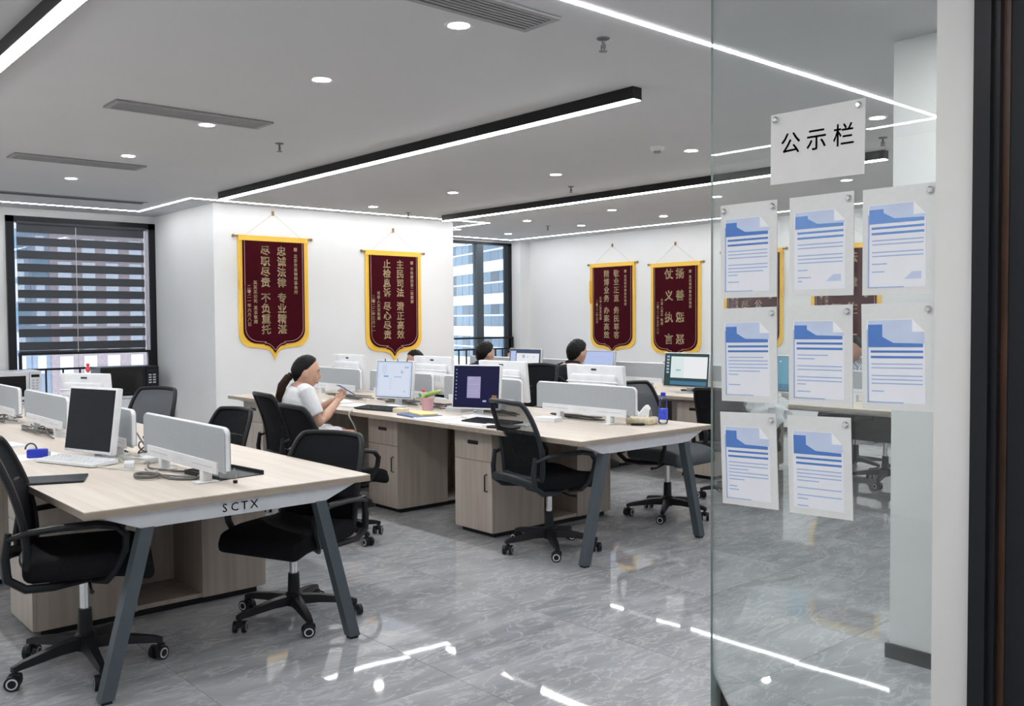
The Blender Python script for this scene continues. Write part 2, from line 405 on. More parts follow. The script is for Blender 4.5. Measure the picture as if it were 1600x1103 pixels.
# entrance jamb, frame and door at the right
struct('trim_1', MB().box(2.70, 2.90, 1.092, 1.207, 0, ZC), 'jamb_paint', 'white jamb beside the glass panel')
struct('trim_2', MB().box(2.67, 2.90, 1.047, 1.092, 0, ZC).box(2.69, 2.90, 1.030, 1.047, 0, ZC), 'black_frame', 'black door frame at the right edge')
d1 = struct('door_1', MB().box(2.72, 2.77, 0.05, 1.012, 0.005, 2.5), 'door_dark', 'dark door leaf at the right edge')
MB().box(2.715, 2.775, 1.012, 1.030, 0.005, 2.5).build('door_edge', 'door_brown', d1)
MB().tube([(2.70, .15, 1.0), (2.66, .15, 1.0), (2.66, .28, 1.0)], .01).build('door_handle', 'chrome', d1, True)
struct('wall_corridor', MB().box(2.70, 2.90, YB, 0.05, 0, ZC).box(2.70, 2.90, 0.05, 1.030, 2.5, ZC), 'jamb_paint', 'white corridor wall beside the dark door')

# glass panel
gp = MB().box(GX-.006, GX+.006, 1.207, 2.030, 0.004, ZC-.003)
g = gp.build('glass_partition', ['partition_glass', 'glass_edge'])
for p in g.data.polygons:
    if abs(p.normal.x) < .5: p.material_index = 1
tag(g, 'tall clear glass panel holding the notices', 'partition')

# ------------------------------------------------------------------ ceiling fittings
def strip(name, label, pts):
    t = thing(name, label, 'strip light', (0, 0, ZC))
    for (a, b) in zip(pts, pts[1:]):
        x0, x1 = sorted((a[0], b[0])); y0, y1 = sorted((a[1], b[1])); h = .011
        MB().box(x0-h, x1+h, y0-h, y1+h, -.004, -.0005).build('diffuser', 'strip_light', t)
    return t
strip('light_strip', 'thin white light line in the ceiling over the entrance side', [(XL+.46, 2.70), (9.95, 2.70)])
strip('light_strip', 'thin white light line along the ceiling above the right banner wall', [(9.95, 2.732), (9.95, 11.3)])
strip('light_strip', 'short light line above the tower window, bent towards the banner block', [(9.918, 11.3), (7.95, 11.3), (7.95, 9.532)])
strip('light_strip', 'light line above the two banners of the wall block', [(7.964, 9.5), (3.932, 9.5)])
strip('light_strip', 'light line above the blinded window, bent at the wall corner', [(3.9, 9.5), (3.9, 11.0), (-.558, 11.0)])
strip('light_strip', 'light line along the left wall, seen mirrored in the glass', [(-.59, 11.0), (-.59, 2.732)])

def linear_lamp(label, x, ys, z=ZC):
    t = thing('linear_lamp', label, 'ceiling lamp', (x, ys[0], z), group='long black ceiling lamps')
    for i, (a, b) in enumerate(zip(ys, ys[1:])):
        a -= ys[0]; b -= ys[0]
        h = MB().box(-.037, .037, a+.001, b-.001, -.068, 0).build('housing', 'lamp_black', t)
        MB().box(-.030, .030, a+.004, b-.004, -.0715, -.0675).build('diffuser', 'lamp_diffuser', h)
    return t
linear_lamp('long black ceiling lamp cut off by the upper left corner', 1.115, [3.30, 4.85, 6.2, 7.6, 8.9])
linear_lamp('long black ceiling lamp above the middle desk row', 3.985, [3.45, 4.84, 6.33, 7.7, 8.93])
linear_lamp('long black ceiling lamp running behind the glass panel', 6.97, [3.50, 4.95, 6.35, 7.8, 9.18])

linear_lamp('unseen added fill lamp over the entrance, lighting jamb and notices', 1.115, [-1.2, .15, 1.5])  # invented fill lamp out of view, brightens the jamb and notices
linear_lamp('short added fill lamp hidden in the soffit behind the white jamb', 3.05, [0, 1.28], 2.60)  # added out of sight behind the jamb to brighten the white wall end
ring = MB(); 
prof = [(.048, -.004), (.062, -.0045), (.066, 0)]
for i in range(24):
    a0 = 2*math.pi*i/24; a1 = 2*math.pi*(i+1)/24
    for (r0, z0), (r1, z1) in zip(prof, prof[1:]):
        ring.add([(r0*math.cos(a0), r0*math.sin(a0), z0), (r0*math.cos(a1), r0*math.sin(a1), z0), (r1*math.cos(a1), r1*math.sin(a1), z1), (r1*math.cos(a0), r1*math.sin(a0), z1)], [(0, 1, 2, 3)])
ring = ring.mesh('trim_ring', 'trim_white', True)
lens = MB().lathe([(.049, -.0005), (.049, -.003), (.03, -.0036)], 24).mesh('lens', 'spot_lens')
rows = [(2.55, (3.0, 4.43, 5.92, 7.4, 8.87), 'left of the middle lamp'), (5.79, (2.97, 4.47, 5.97, 7.47, 8.95), 'between the middle and the glazed lamp'),
        (8.17, (4.49, 5.97, 7.47, 8.97, 10.45), 'in the far row next to the glazed lamp'), (9.18, (4.57, 6.0, 7.52, 8.97, 10.5), 'in the row nearest the right banner wall')]
for x, ys, where in rows:
    for k, y in enumerate(ys):
        if x == 2.55 and k == 0: y = 3.237
        t = thing('downlight', '%s round downlight from the front, %s' % (ORD[k], where), 'downlight', (x, y, ZC), group='round recessed downlights')
        link('trim_ring', ring, t); link('lens', lens, t)

for x, y, zz, lab in ((1.2, 1.5, ZC, 'added fill downlight over the entrance, right beside the glass panel'), (1.2, .05, ZC, 'added fill downlight over the entrance, above the dark door'), (-.3, 1.5, ZC, 'added fill downlight over the entrance, near the left wall'),  # extra downlights out of view, added to light the entrance side
                      (-.3, .05, ZC, 'added fill downlight over the entrance, left rear'), (3.3, 1.45, 2.60, 'added fill downlight in the soffit beyond the glass panel'), (3.3, 1.08, 2.60, 'added fill downlight in the soffit, above its middle')):  # the soffit pair is added to brighten the wall end
    t = thing('downlight', lab, 'downlight', (x, y, zz), group='round recessed downlights')
    link('trim_ring', ring, t); link('lens', lens, t)

def vent(label, x0, x1, y0, y1):
    t = thing('air_vent', label, 'air vent', (x0, y0, ZC), group='slatted ceiling air vents'); W = x1-x0; D = y1-y0
    MB().box(0, W, 0, D, -.003, -.001).build('backing', 'vent_dark', t)
    MB().box(0, W, 0, .03, -.012, 0).box(0, W, D-.03, D, -.012, 0).box(0, .03, .03, D-.03, -.012, 0).box(W-.03, W, .03, D-.03, -.012, 0).build('frame', 'vent_grey', t)
    n = 6
    for i in range(n):
        y = .036+(D-.072)*(i+.5)/n
        MB().box(.03, W-.03, y-.009, y+.006, -.011, -.007).build('slat', 'vent_grey', t)
vent('slatted ceiling vent cut by the upper picture edge', 1.84, 2.82, 2.87, 3.10)
vent('slatted ceiling vent beside the third downlight', 1.86, 2.85, 5.57, 5.81)
vent('slatted ceiling vent near the left picture edge', 1.84, 2.83, 7.78, 8.03)
vt = thing('air_slot', 'narrow dark air slot in the ceiling before the blinded window', 'air vent', (1.2, 10.12, ZC))
MB().box(0, 2.47, 0, .16, -.004, -.001).build('slot', 'vent_dark', vt); MB().box(-.01, 2.48, -.012, 0, -.008, 0).box(-.01, 2.48, .16, .172, -.008, 0).build('frame', 'vent_grey', vt)

def sprinkler(label, x, y):
    t = thing('sprinkler', label, 'sprinkler', (x, y, ZC), group='ceiling sprinklers')
    MB().lathe([(.032, 0), (.028, -.006), (.010, -.010)], 14).build('escutcheon', 'sprinkler_metal', t, True)
    MB().cyl((0, 0, -.008), (0, 0, -.045), .007).tube([(0, -.012, -.03), (0, -.013, -.045), (0, 0, -.058)], .003).tube([(0, .012, -.03), (0, .013, -.045), (0, 0, -.058)], .003).build('body', 'sprinkler_metal', t, True)
    MB().lathe([(.004, -.056), (.02, -.058), (.02, -.061), (.004, -.062)], 14).build('deflector', 'sprinkler_metal', t)
sprinkler('small ceiling sprinkler near the entrance light line', 3.18, 2.96)
sprinkler('small ceiling sprinkler left of the middle lamp', 3.22, 6.21)
sprinkler('small ceiling sprinkler right of the middle lamp, before the glazed lamp', 6.43, 6.42)
sprinkler('small ceiling sprinkler above the edge of the banner block', 6.45, 9.2)
sprinkler('small ceiling sprinkler farthest back, among the far downlights', 8.86, 9.3)
sprinkler('small ceiling sprinkler seen through glass beside the sign', 6.46, 3.27)
sd = thing('smoke_detector', 'round white smoke detector beside a downlight', 'smoke detector', (5.48, 4.55, ZC))
MB().lathe([(.055, 0), (.052, -.02), (.040, -.030)], 24).build('body', 'trim_white', sd, True)
MB().lathe([(.026, -.030), (.030, -.042), (.014, -.048)], 18).build('sensor', 'vent_grey', sd, True)

# ------------------------------------------------------------------ windows
w1 = struct('window_1', MB().box(2.6, 2.68, YF-.04, YF+.08, .35, 2.66).box(4.17, 4.25, YF-.04, YF+.08, .35, 2.66).box(2.6, 4.25, YF-.04, YF+.08, 2.59, 2.66).box(2.6, 4.25, YF-.04, YF+.08, .35, .42), 'black_frame', 'black framed window with a zebra blind')
MB().box(2.68, 4.17, YF+.03, YF+.038, .42, 2.59).build('pane', 'window_glass', w1)
w2 = struct('window_2', MB().box(8.77, 8.87, 11.56, 11.68, .3, 2.72).box(10.10, 10.18, 11.56, 11.68, .3, 2.72).box(8.77, 10.18, 11.56, 11.68, 2.68, 2.72).box(8.77, 10.18, 11.56, 11.68, .3, .37), 'black_frame', 'black framed window looking at the glass tower')
MB().box(9.44, 9.58, 11.57, 11.67, .37, 2.68).build('mullion', 'slate_steel', w2)
MB().box(8.87, 9.44, 11.62, 11.628, .37, 2.68).build('pane', 'window_glass', w2)
MB().box(9.58, 10.10, 11.62, 11.628, .37, 2.68).build('pane', 'window_glass', w2)
def railing(label, x0, x1, y, z1, z2, n):
    t = thing('railing', label, 'railing', (x0, y, 0), group='black window railings'); W = x1-x0
    MB().box(0, W, -.015, .015, z1-.014, z1+.014).build('top_rail', 'black_frame', t)
    MB().box(0, W, -.012, .012, z2-.012, z2+.012).build('lower_rail', 'black_frame', t)
    bal = MB().box(-.009, .009, -.009, .009, .42, z2-.012).mesh('baluster', 'black_frame')
    for i in range(n): link('baluster', bal, t, (W*(i+.5)/n, 0, 0))
    MB().box(0, .03, -.015, .015, .42, z1-.014).build('post', 'black_frame', t); MB().box(W-.03, W, -.015, .015, .42, z1-.014).build('post', 'black_frame', t)
railing('black metal railing below the zebra blind', 2.69, 4.16, YF-.07, 1.105, .925, 8)
railing('black metal railing before the tower window', 8.79, 10.16, 11.52, 1.165, .985, 9)
bl = thing('zebra_blind', 'dark grey zebra roller blind on the left window', 'blind', (2.70, YF-.055, 0))
MB().rbox(0, 1.42, -.03, .03, 2.565, 2.60, .012).build('head_rail', 'blind_dark', bl)
bs = MB().box(0, 1.40, -.0015, .0015, 0, .092).mesh('blind_strip', 'blind_dark')
for k in range(10): link('blind_strip', bs, bl, (0, -.010, 2.475-.1475*k))
MB().box(0, 1.40, .012, .013, 1.14, 2.56).build('sheer_fabric', 'blind_sheer', bl)
MB().rbox(0, 1.40, -.012, .012, 1.115, 1.14, .006).build('bottom_rail', 'blind_dark', bl)
MB().cyl((.62, -.02, 2.56), (.62, -.02, .9), .0035, n=6).build('cord', 'cable_white', bl)
MB().box(1.415, 1.455, -.005, .005, .7, 2.56).build('side_guide', 'plastic_dim', bl)

# ------------------------------------------------------------------ buildings outside
bd = thing('brick_tower', 'brick residential tower with rows of windows outside the blinded window', 'building', (24, 130, -30))
MB().box(10.5, 32, 0, 12, 0, 75).build('brick_wall', 'brick', bd)
MB().box(0, 10.5, .4, 12, 0, 75).build('curtain_wall', 'curtain_wall', bd)
wf = MB().box(-.8, .8, -.12, 0, 0, 2.3).mesh('window', 'concrete_white'); wp = MB().box(-.62, .62, -.18, -.05, .2, 2.1).mesh('pane', 'pane_bright')
wf2 = MB().box(-1.1, 1.1, -.12, .0, 0, 2.6).mesh('window', 'curtain_wall'); wp2 = MB().box(-.95, .95, -.2, -.05, .15, 2.45).mesh('pane', 'tower_pane'); wp3 = MB().box(-.5, .5, -.2, -.05, .15, 2.45).mesh('pane', 'pane_bright')
for fz in range(8, 18):
    for i, x in enumerate((12.3, 15.3, 18.3, 21.4, 24.5)):
        f = link('window', wf, bd, (x, 0, fz*3.1)); link('pane', wp, f)
    for i, x in enumerate((1.4, 4.2, 7.0, 9.4)):
        f = link('window', wf2, bd, (x, .4, fz*3.1)); link('pane', wp3 if (i+fz) % 3 else wp2, f)
tw = thing('glass_tower', 'glass office tower with white bands outside the far window', 'building', (55.5, 55, -20), R(90-17))
MB().box(0, 60, -14, -.25, 0, 48).build('core', 'curtain_wall', tw)
band = MB().box(0, 60, -.25, .35, 0, 1.05).mesh('spandrel', 'concrete_white'); thin = MB().box(0, 60, -.25, .12, 0, .16).mesh('transom', 'concrete_white')
pA = MB().box(0, 1.9, -.2, .02, 0, 1.05).mesh('pane', 'tower_pane'); pB = MB().box(0, 1.9, -.2, .02, 0, 1.05).mesh('pane', 'tower_pane_dark')
for fz in range(4, 14):
    link('spandrel', band, tw, (0, 0, fz*3.3)); link('transom', thin, tw, (0, 0, fz*3.3+2.1))
    for i in range(5, 19):
        if 5 <= fz <= 10:
            for dz in (1.05, 2.26): link('pane', random.choice((pA, pA, pB)), tw, (i*2.0, 0, fz*3.3+dz))

# ------------------------------------------------------------------ desks
DW = 1.24; TZ = 0.75
def desk(label, x0, y0, L, letters=False):
    t = thing('bench_desk', label, 'desk', (x0, y0, 0), group='long wooden bench desks')
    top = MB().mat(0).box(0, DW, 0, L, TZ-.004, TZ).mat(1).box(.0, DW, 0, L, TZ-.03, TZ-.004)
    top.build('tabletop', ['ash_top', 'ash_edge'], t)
    for y, s in ((.05, 1), (L-.05, -1)):
        MB().prism([(.05, TZ-.03), (DW-.05, TZ-.03), (DW-.13, TZ-.062), (DW-.22, TZ-.098), (.22, TZ-.098), (.13, TZ-.062)], y-.02, y+.02, 1).build('end_beam', 'white_steel', t)
        for sx in (0, 1):
            xt, xb = (.24, .075) if sx == 0 else (DW-.24, DW-.075)
            h = .026
            m = MB(); vs = []
            for (cx, z) in ((xb, .012), (xt, TZ-.095)):
                vs += [(cx-h, y-h, z), (cx+h, y-h, z), (cx+h, y+h, z), (cx-h, y+h, z)]
            m.add(vs, [(0, 1, 2, 3), (4, 5, 6, 7), (0, 1, 5, 4), (1, 2, 6, 5), (2, 3, 7, 6), (3, 0, 4, 7)])
            lg = m.build('leg', 'slate_steel', t)
            MB().box(xb-.02, xb+.02, y-.02, y+.02, 0, .0125).build('foot_pad', 'plastic_black', lg)
    for x in (.25, DW-.25): MB().box(x-.02, x+.02, .07, L-.07, TZ-.07, TZ-.03).build('long_beam', 'white_steel', t)
    if letters:
        for i, ch in enumerate('SCTX'):
            m = MB(); put_text(m, ch, Matrix.Translation((.555+i*.043, .0285, TZ-.066)) @ Matrix.Rotation(R(90), 4, 'X') @ Matrix.Scale(.05, 4), .010)
            m.build('letter', 'black_ink', t)
    return t
D1, D2, D3 = (1.05, 3.59), (3.79, 3.71), (6.66, 2.90)
desk('near wooden bench desk with dark SCTX letters on its white end beam', *D1, 4.75, True)
desk('middle wooden bench desk with papers, cactus and water bottle', *D2, 4.72)
desk('far wooden bench desk behind the seated men', *D3, 6.5)

def pedestal(label, x0, y0):
    t = thing('pedestal_cabinet', label, 'cabinet', (x0, y0, 0), group='wooden pedestal cabinets under the desks')
    W = 1.15; D = .40; z0, z1 = .035, .70; p = .018; a = .47; b = .80
    MB().box(.04, W-.04, .03, D-.03, 0, z0).build('plinth', 'plastic_black', t)
    m = MB()
    for (s, e) in ((.018, a), (b, W-.018)):
        m.box(s, e, 0, p, z0, z1).box(s, e, D-p, D, z0, z1).box(s, e, p, D-p, z0, z0+p).box(s, e, p, D-p, z1-p, z1)
    m.box(a-p, a, p, D-p, z0+p, z1-p).box(b, b+p, p, D-p, z0+p, z1-p)
    m.build('carcass', 'ash_cabinet', t)
    MB().box(a, b, .01, D-p, z0, z0+.022).build('niche_floor', 'ash_cabinet', t)
    MB().box(a, b, D-p, D, z0+.022, z1).build('niche_back', 'ash_cabinet', t)
    for s, (fx0, fx1) in ((-1, (0, .017)), (1, (W-.017, W))):
        d = MB().box(fx0, fx1, .002, D-.002, z1-.19, z1-.002).build('drawer', 'ash_cabinet', t)
        hx = -.004 if s < 0 else W+.004
        MB().rbox(min(hx, hx-s*.01), max(hx, hx-s*.01), D*.36, D*.64, z1-.085, z1-.06, .004).box(hx-.001, hx+.001, D*.41, D*.59, z1-.081, z1-.070).build('handle', 'plastic_black', d)
        d = MB().box(fx0, fx1, .002, D-.002, z0+.002, z1-.194).build('door', 'ash_cabinet', t)
        hx = -.02 if s < 0 else W+.02; hy = .055; e = 0 if s < 0 else W
        MB().tube([(e, hy, .31), (hx, hy, .315), (hx, hy, .42), (e, hy, .425)], .005, 6).build('handle', 'plastic_black', d)
    return t
deskn = {0: 'near', 1: 'middle', 2: 'far'}
for di, (D, ks, dx) in enumerate(((D1, (0, 1), .07), (D2, (0, 1, 2, 3), .13), (D3, (1, 2), .13))):
    for k in ks:
        pedestal('%s wooden pedestal cabinet from the aisle end, under the %s desk' % (ORD[k], deskn[di]), D[0]+dx-.01, D[1]+1.0+(-.06 if di == 1 else 0)+1.1*k)

# ------------------------------------------------------------------ desk screens
def screen_proto():
    t = thing('desk_screen', '', 'desk screen', (0, 0, 0), group='grey partition screens on the desks')
    L = .94; z0, z1 = .070, .255; r = .03
    def outline(o):
        pts = [(L/2-o, z0+o), (L/2-o, z1-r)]
        for i in range(5):
            a = R(90*i/4); pts.append((L/2-r+(r-o)*math.cos(a), z1-r+(r-o)*math.sin(a)))
        for i in range(5):
            a = R(90+90*i/4); pts.append((-L/2+r+(r-o)*math.cos(a), z1-r+(r-o)*math.sin(a)))
        return pts + [(-L/2+o, z0+o)]
    MB().prism(outline(.002), -.0135, .0135, 0).build('board', 'panel_grey', t)
    q = outline(.006)
    MB().tube([(0, y, z) for y, z in q], .011, 8).build('edge_trim', 'plastic_white', t, True)
    for sx in (-1, 1):
        rl = MB().box(min(sx*.013, sx*.022), max(sx*.013, sx*.022), -.40, .40, .055, .105).build('rail', 'plastic_white', t)
        MB().box(min(sx*.021, sx*.0225), max(sx*.021, sx*.0225), -.36, -.14, .078, .082).box(min(sx*.021, sx*.0225), max(sx*.021, sx*.0225), .14, .36, .078, .082).build('slot', 'plastic_dim', rl)
        m = MB()
        for i, ch in enumerate('SCTX'):
            M = Matrix.Translation((sx*.0232, (-1 if sx > 0 else 1)*(.03-i*.02), .08)) @ Matrix.Rotation(R(90)*sx, 4, 'Z') @ Matrix.Rotation(R(90), 4, 'X') @ Matrix.Scale(.024, 4)
            put_text(m, ch, M)
        m.build('lettering', 'plastic_dim', rl)['kind'] = 'stuff'
    for y in (-.24, .24):
        MB().rbox(-.022, .022, y-.02, y+.02, .004, .058, .005).build('post', 'plastic_white', t, True)
        MB().rbox(-.05, .05, y-.03, y+.03, 0, .006, .002).build('foot_plate', 'plastic_white', t)
    return t
sp = screen_proto(); index_kids()
first = True
for di, (D, n, xo, y0, dp) in enumerate(((D1, 4, .60, 4.15, 1.11), (D2, 4, .78, 4.44, 1.11), (D3, 5, .62, 4.15, 1.11))):
    for k in range(n):
        o = sp if first else copy_tree(sp); first = False
        o.location = (D[0]+xo, y0+dp*k, TZ)
        o['label'] = '%s grey partition screen from the aisle end, on the %s desk' % (ORD[k], deskn[di])

# ------------------------------------------------------------------ office chairs
def chair_proto(kind):
    t = thing('office_chair', '', 'chair', (0, 0, 0), group='wheeled office chairs')
    fab = 'fabric_grey' if kind == 'grey' else 'fabric_black'; msh = {'grey': 'mesh_grey', 'black': 'mesh_black', 'open': 'mesh_open'}[kind]
    fr = 'plastic_slate' if kind == 'open' else 'plastic_black'
    lm = MB(); vs = []
    for x, hw, z0, z1 in ((.02, .03, .085, .135), (.12, .026, .088, .128), (.27, .018, .075, .102), (.305, .014, .070, .090)):
        vs += [(x, -hw, z0), (x, hw, z0), (x, hw*.7, z1), (x, -hw*.7, z1)]
    fs = [(0, 1, 2, 3), (12, 13, 14, 15)]
    for i in range(3):
        for j in range(4): fs.append((i*4+j, i*4+(j+1) % 4, i*4+4+(j+1) % 4, i*4+4+j))
    lm.add(vs, fs); lm = lm.mesh('leg', 'plastic_black', True)
    cm = MB().cyl((0, 0, .03), (0, 0, .085), .009, n=8).rbox(-.026, .026, -.012, .012, .03, .066, .01)
    for s in (-1, 1):
        cm.mat(0).cyl((-.008, s*.012, .03), (-.008, s*.030, .03), .03, n=16).mat(1).cyl((-.008, s*.0302, .03), (-.008, s*.0312, .03), .022, n=16).mat(0).cyl((-.008, s*.0313, .03), (-.008, s*.0322, .03), .016, n=14)
    cm = cm.mesh('caster', ['plastic_black', 'caster_ring'], True)
    for k in range(5):
        l = link('leg', lm, t, (0, 0, 0), R(72*k+20)); link('caster', cm, l, (.292, 0, 0), R(50+31*k))
    MB().mat(0).lathe([(.036, .075), (.042, .14), (.03, .15), (.027, .25)], 18).mat(1).cyl((0, 0, .25), (0, 0, .40), .019, n=16).build('gas_lift', ['plastic_black', 'chrome'], t, True)
    mm = MB().rbox(-.13, .11, -.085, .085, .385, .425, .012).cyl((.11, 0, .40), (.155, 0, .395), .022).mat(0)
    mm.build('mechanism', 'plastic_black', t, True)
    MB().tube([(.02, -.07, .39), (.03, -.19, .375), (.035, -.245, .38)], [.006, .006, .010], 6).build('lever', 'plastic_black', t, True)
    def warp(c):
        x, y, z = c
        if x > .10: z -= (x-.10)**2*1.3
        z += .02*(abs(y)/.24)**2*(1 if z > .47 else 0)
        f = 1-.10*max(0, (-x-.05)/.2)
        return (x, y*f, z)
    MB().rbox(-.215, .27, -.245, .245, .425, .510, .036, 3, warp=warp).build('seat', fab, t, True)
    zb, zt = .475, .965
    def B(u, v):
        w = .205+.028*math.sin(math.pi*min(1, v*.9+.12)) - .012*max(0, v-.8)/.2
        z = zb+(zt-zb)*v
        x = -.225 - .115*v**1.5 + .022*math.sin(math.pi*v) + .028*u*u
        return Vector((x, u*w, z))
    path = []
    c = .10
    for i in range(11): path.append(B(-1, .04+.86*i/10))
    for i in range(1, 6): a = R(90*i/5); path.append(B(-1+c*(1-math.cos(a))*1.3, .90+.10*math.sin(a)))
    for i in range(1, 8): path.append(B(-.87+1.74*i/8, 1.0+.012*math.sin(math.pi*i/8)))
    for i in range(5, -1, -1): a = R(90*i/5); path.append(B(1-c*(1-math.cos(a))*1.3, .90+.10*math.sin(a)))
    for i in range(9, -1, -1): path.append(B(1, .04+.86*i/10))
    for i in range(1, 8): path.append(B(1-2*i/8, .04))
    MB().tube(path, .0155, 8, closed=True).build('back_frame', fr, t, True)
    bk = MB().grid(lambda a, b: B((a*2-1)*.985, .03+.965*b), 12, 18).build('back_mesh', msh, t, True)
    if kind != 'grey':
        MB().grid(lambda a, b: B((a*2-1)*.97, .03+.62*b)+Vector((.006, 0, 0)), 10, 10).build('lumbar_lining', 'mesh_black', bk, True)
        if kind == 'black': MB().grid(lambda a, b: B((a*2-1)*.97, .66+.33*b)+Vector((-.004, 0, 0)), 10, 6).build('head_panel', 'fabric_black' , bk, True)
    m = MB()
    for s in (-1, 1):
        m.tube([(.03, s*.12, .405), (-.10, s*.20, .405), (-.20, s*.235, .415), (-.262, s*.240, .46), (-.268, s*.238, .54), (-.255, s*.236, .64)], [.015, .017, .018, .018, .017, .013], 8)
    m.tube([(-.262, -.24, .47), (-.290, -.13, .485), (-.298, 0, .49), (-.290, .13, .485), (-.262, .24, .47)], .018, 8, flat=1.5)
    m.build('back_bracket', fr, t, True)
    for s in (-1, 1):
        a = [(-.258, s*.245, .615), (-.19, s*.262, .640), (-.08, s*.272, .652), (.06, s*.275, .655), (.13, s*.273, .642), (.165, s*.268, .60), (.160, s*.262, .54), (.12, s*.25, .455), (.09, s*.225, .415), (.04, s*.16, .405)]
        MB().tube(a, [.013, .016, .019, .020, .020, .019, .018, .017, .016, .013], 8, flat=.8).build('armrest', fr, t, True)
    return t
protos = {k: chair_proto(k) for k in ('black', 'grey', 'open')}
index_kids(); used = set()
def chair(kind, label, x, y, deg, sz=1.0, base=None):
    o = protos[kind] if kind not in used else copy_tree(protos[kind])
    used.add(kind)
    o.location = (x, y, 0); o.rotation_euler = (0, 0, R(deg)); o.scale = (1, 1, sz); o['label'] = label
    if base is not None:
        for k, c in enumerate([c for c in o.children if c.name.startswith('leg')]): c.rotation_euler[2] = R(base-deg+72*k)
    return o
chair('black', 'black office chair cut off by the left picture edge, at the near desk', 1.19, 4.09, -18, 1.0, -23)
chair('open', 'black see-through mesh chair pulled up to the front of the middle desk', 4.00, 4.20, -10, .985, 164)
chair('grey', 'grey office chair behind the front end of the middle desk', 5.34, 4.34, -86, 1.0, 140)
chair('black', 'black mesh chair turned towards the lettered front end of the near desk', 2.15, 4.07, 202, .90, 184)
chair('black', 'black mesh chair standing empty before the woman with the phone', 3.16, 5.36, -4, .94)
chair('black', 'black chair the woman with the phone sits on', 3.42, 6.28, -6, .95)
chair('black', 'black chair at the far side of the near desk beside the white wall', 2.36, 5.78, 188, .90)
chair('grey', 'grey chair at the far end of the near desk by the black microwave', 2.38, 7.08, 203, .97)
chair('black', 'tall black chair at the far side of the middle desk', 5.36, 6.02, 185, 1.08)
chair('black', 'black chair of the man in the black shirt', 6.28, 6.30, 2, .95)
chair('black', 'black chair of the short-haired man before the tower window', 6.27, 7.60, 3, .93)
chair('black', 'black chair with a white bag behind the notices', 6.28, 4.38, 0, .93)
chair('black', 'black chair behind glass with its armrest right of the lower notice', 7.71, 3.86, 176, 1.0, 196)
chair('grey', 'grey mesh chair behind the far desk beside the silver monitor', 8.2, 6.75, 180, 1.0)
chair('black', 'black chair behind the glass of the man in the checked shirt', 8.30, 4.45, 183, .95)
chair('black', 'black chair of the man hidden behind the white monitor', 5.44, 7.58, 180, .95)
chair('black', 'black chair at the far end of the far desk', 8.22, 9.20, 180, .95)

# ------------------------------------------------------------------ monitors
def monitor(label, x, y, deg, W, H, zc, case, scr, style='front', bez=.016, stand=True, tilt=6, case2=None):
    """local +x is the screen normal"""
    t = thing('monitor', label, 'monitor', (x, y, TZ), R(deg)); zc -= TZ
    T = Matrix.Translation((0, 0, zc)) @ Matrix.Rotation(R(-tilt), 4, 'Y')
    h, k = W/2, H/2
    c = MB()
    c.rbox(-.022, .012, -h, h, -k, k, .006, 2, T)
    c.rbox(-.055, -.020, -h*.8, h*.8, -k*.8, k*.62, .018, 2, T)
    cs = c.build('case', case, t, True)
    MB().box(.0115, .0135, -h+bez*.7, h-bez*.7, -k+bez*.9, k-bez*.7, T).build('screen_border', 'plastic_black', cs)
    s = MB().box(.0134, .0142, -h+bez, h-bez, -k+bez*1.3, k-bez, T).build('screen', 'scr_'+scr if 'scr_'+scr in MATS else scr, t)
    if style == 'back':
        MB().grid(lambda a, b: T @ Vector((-.058-.030*math.sin(math.pi*min(1, b*1.0))**.7*(1-(2*a-1)**4), (a*2-1)*h*.86, -k*.85+k*1.15*b)), 12, 10).build('back_bulge', case2 or case, cs, True)
        MB().rbox(-.066, -.05, -h*.9, h*.9, k*.26, k*.33, .006, 2, T).build('ledge', 'plastic_white', cs, True)
        v = MB()
        for i in range(14):
            yy = -h*.62+h*1.24*i/13
            v.box(-.0905, -.088, yy-.004, yy+.004, -k*.2, k*.1, T)
        v.build('vent', 'plastic_dim', cs)
        MB().box(-.0245, -.0225, -.025, .025, k*.78, k*.86, T).build('badge', 'plastic_slate', cs)
    if stand:
        MB().rbox(-.055, -.028, -.03, .03, .008, zc-.03, .008).build('neck', case, t, True)
        MB().lathe([(.10, 0), (.10, .006), (.06, .012), (.03, .018)], 24, Matrix.Diagonal((.95, 1.15, 1, 1))).build('base', case, t, True)
    T2 = T @ Matrix.Translation((.0144, 0, 0))
    def pr(name, mat, items):
        m = MB()
        for (a0, a1, b0, b1) in items:   # fractions of the screen, a from the viewer's left, b from the bottom
            hw = h-bez; y0, y1 = -hw+2*hw*a0, -hw+2*hw*a1
            zl, zh = -k+bez*1.3, k-bez
            m.box(0, .0004, y0, y1, zl+(zh-zl)*b0, zl+(zh-zl)*b1, T2)
        m.build(name, 'scr_'+mat, s)
        T2.translation += (T2.to_3x3() @ Vector((.0005, 0, 0)))
    return t, pr

# near desk
t, pr = monitor('white monitor with a blank dark screen on the near desk', 1.50, 4.96, 197, .395, .335, .955, 'plastic_white', 'off', tilt=8)
t, pr = monitor('back of a white monitor behind the blank dark one', 1.98, 6.62, 30, .40, .30, .96, 'plastic_white', 'off', 'back')
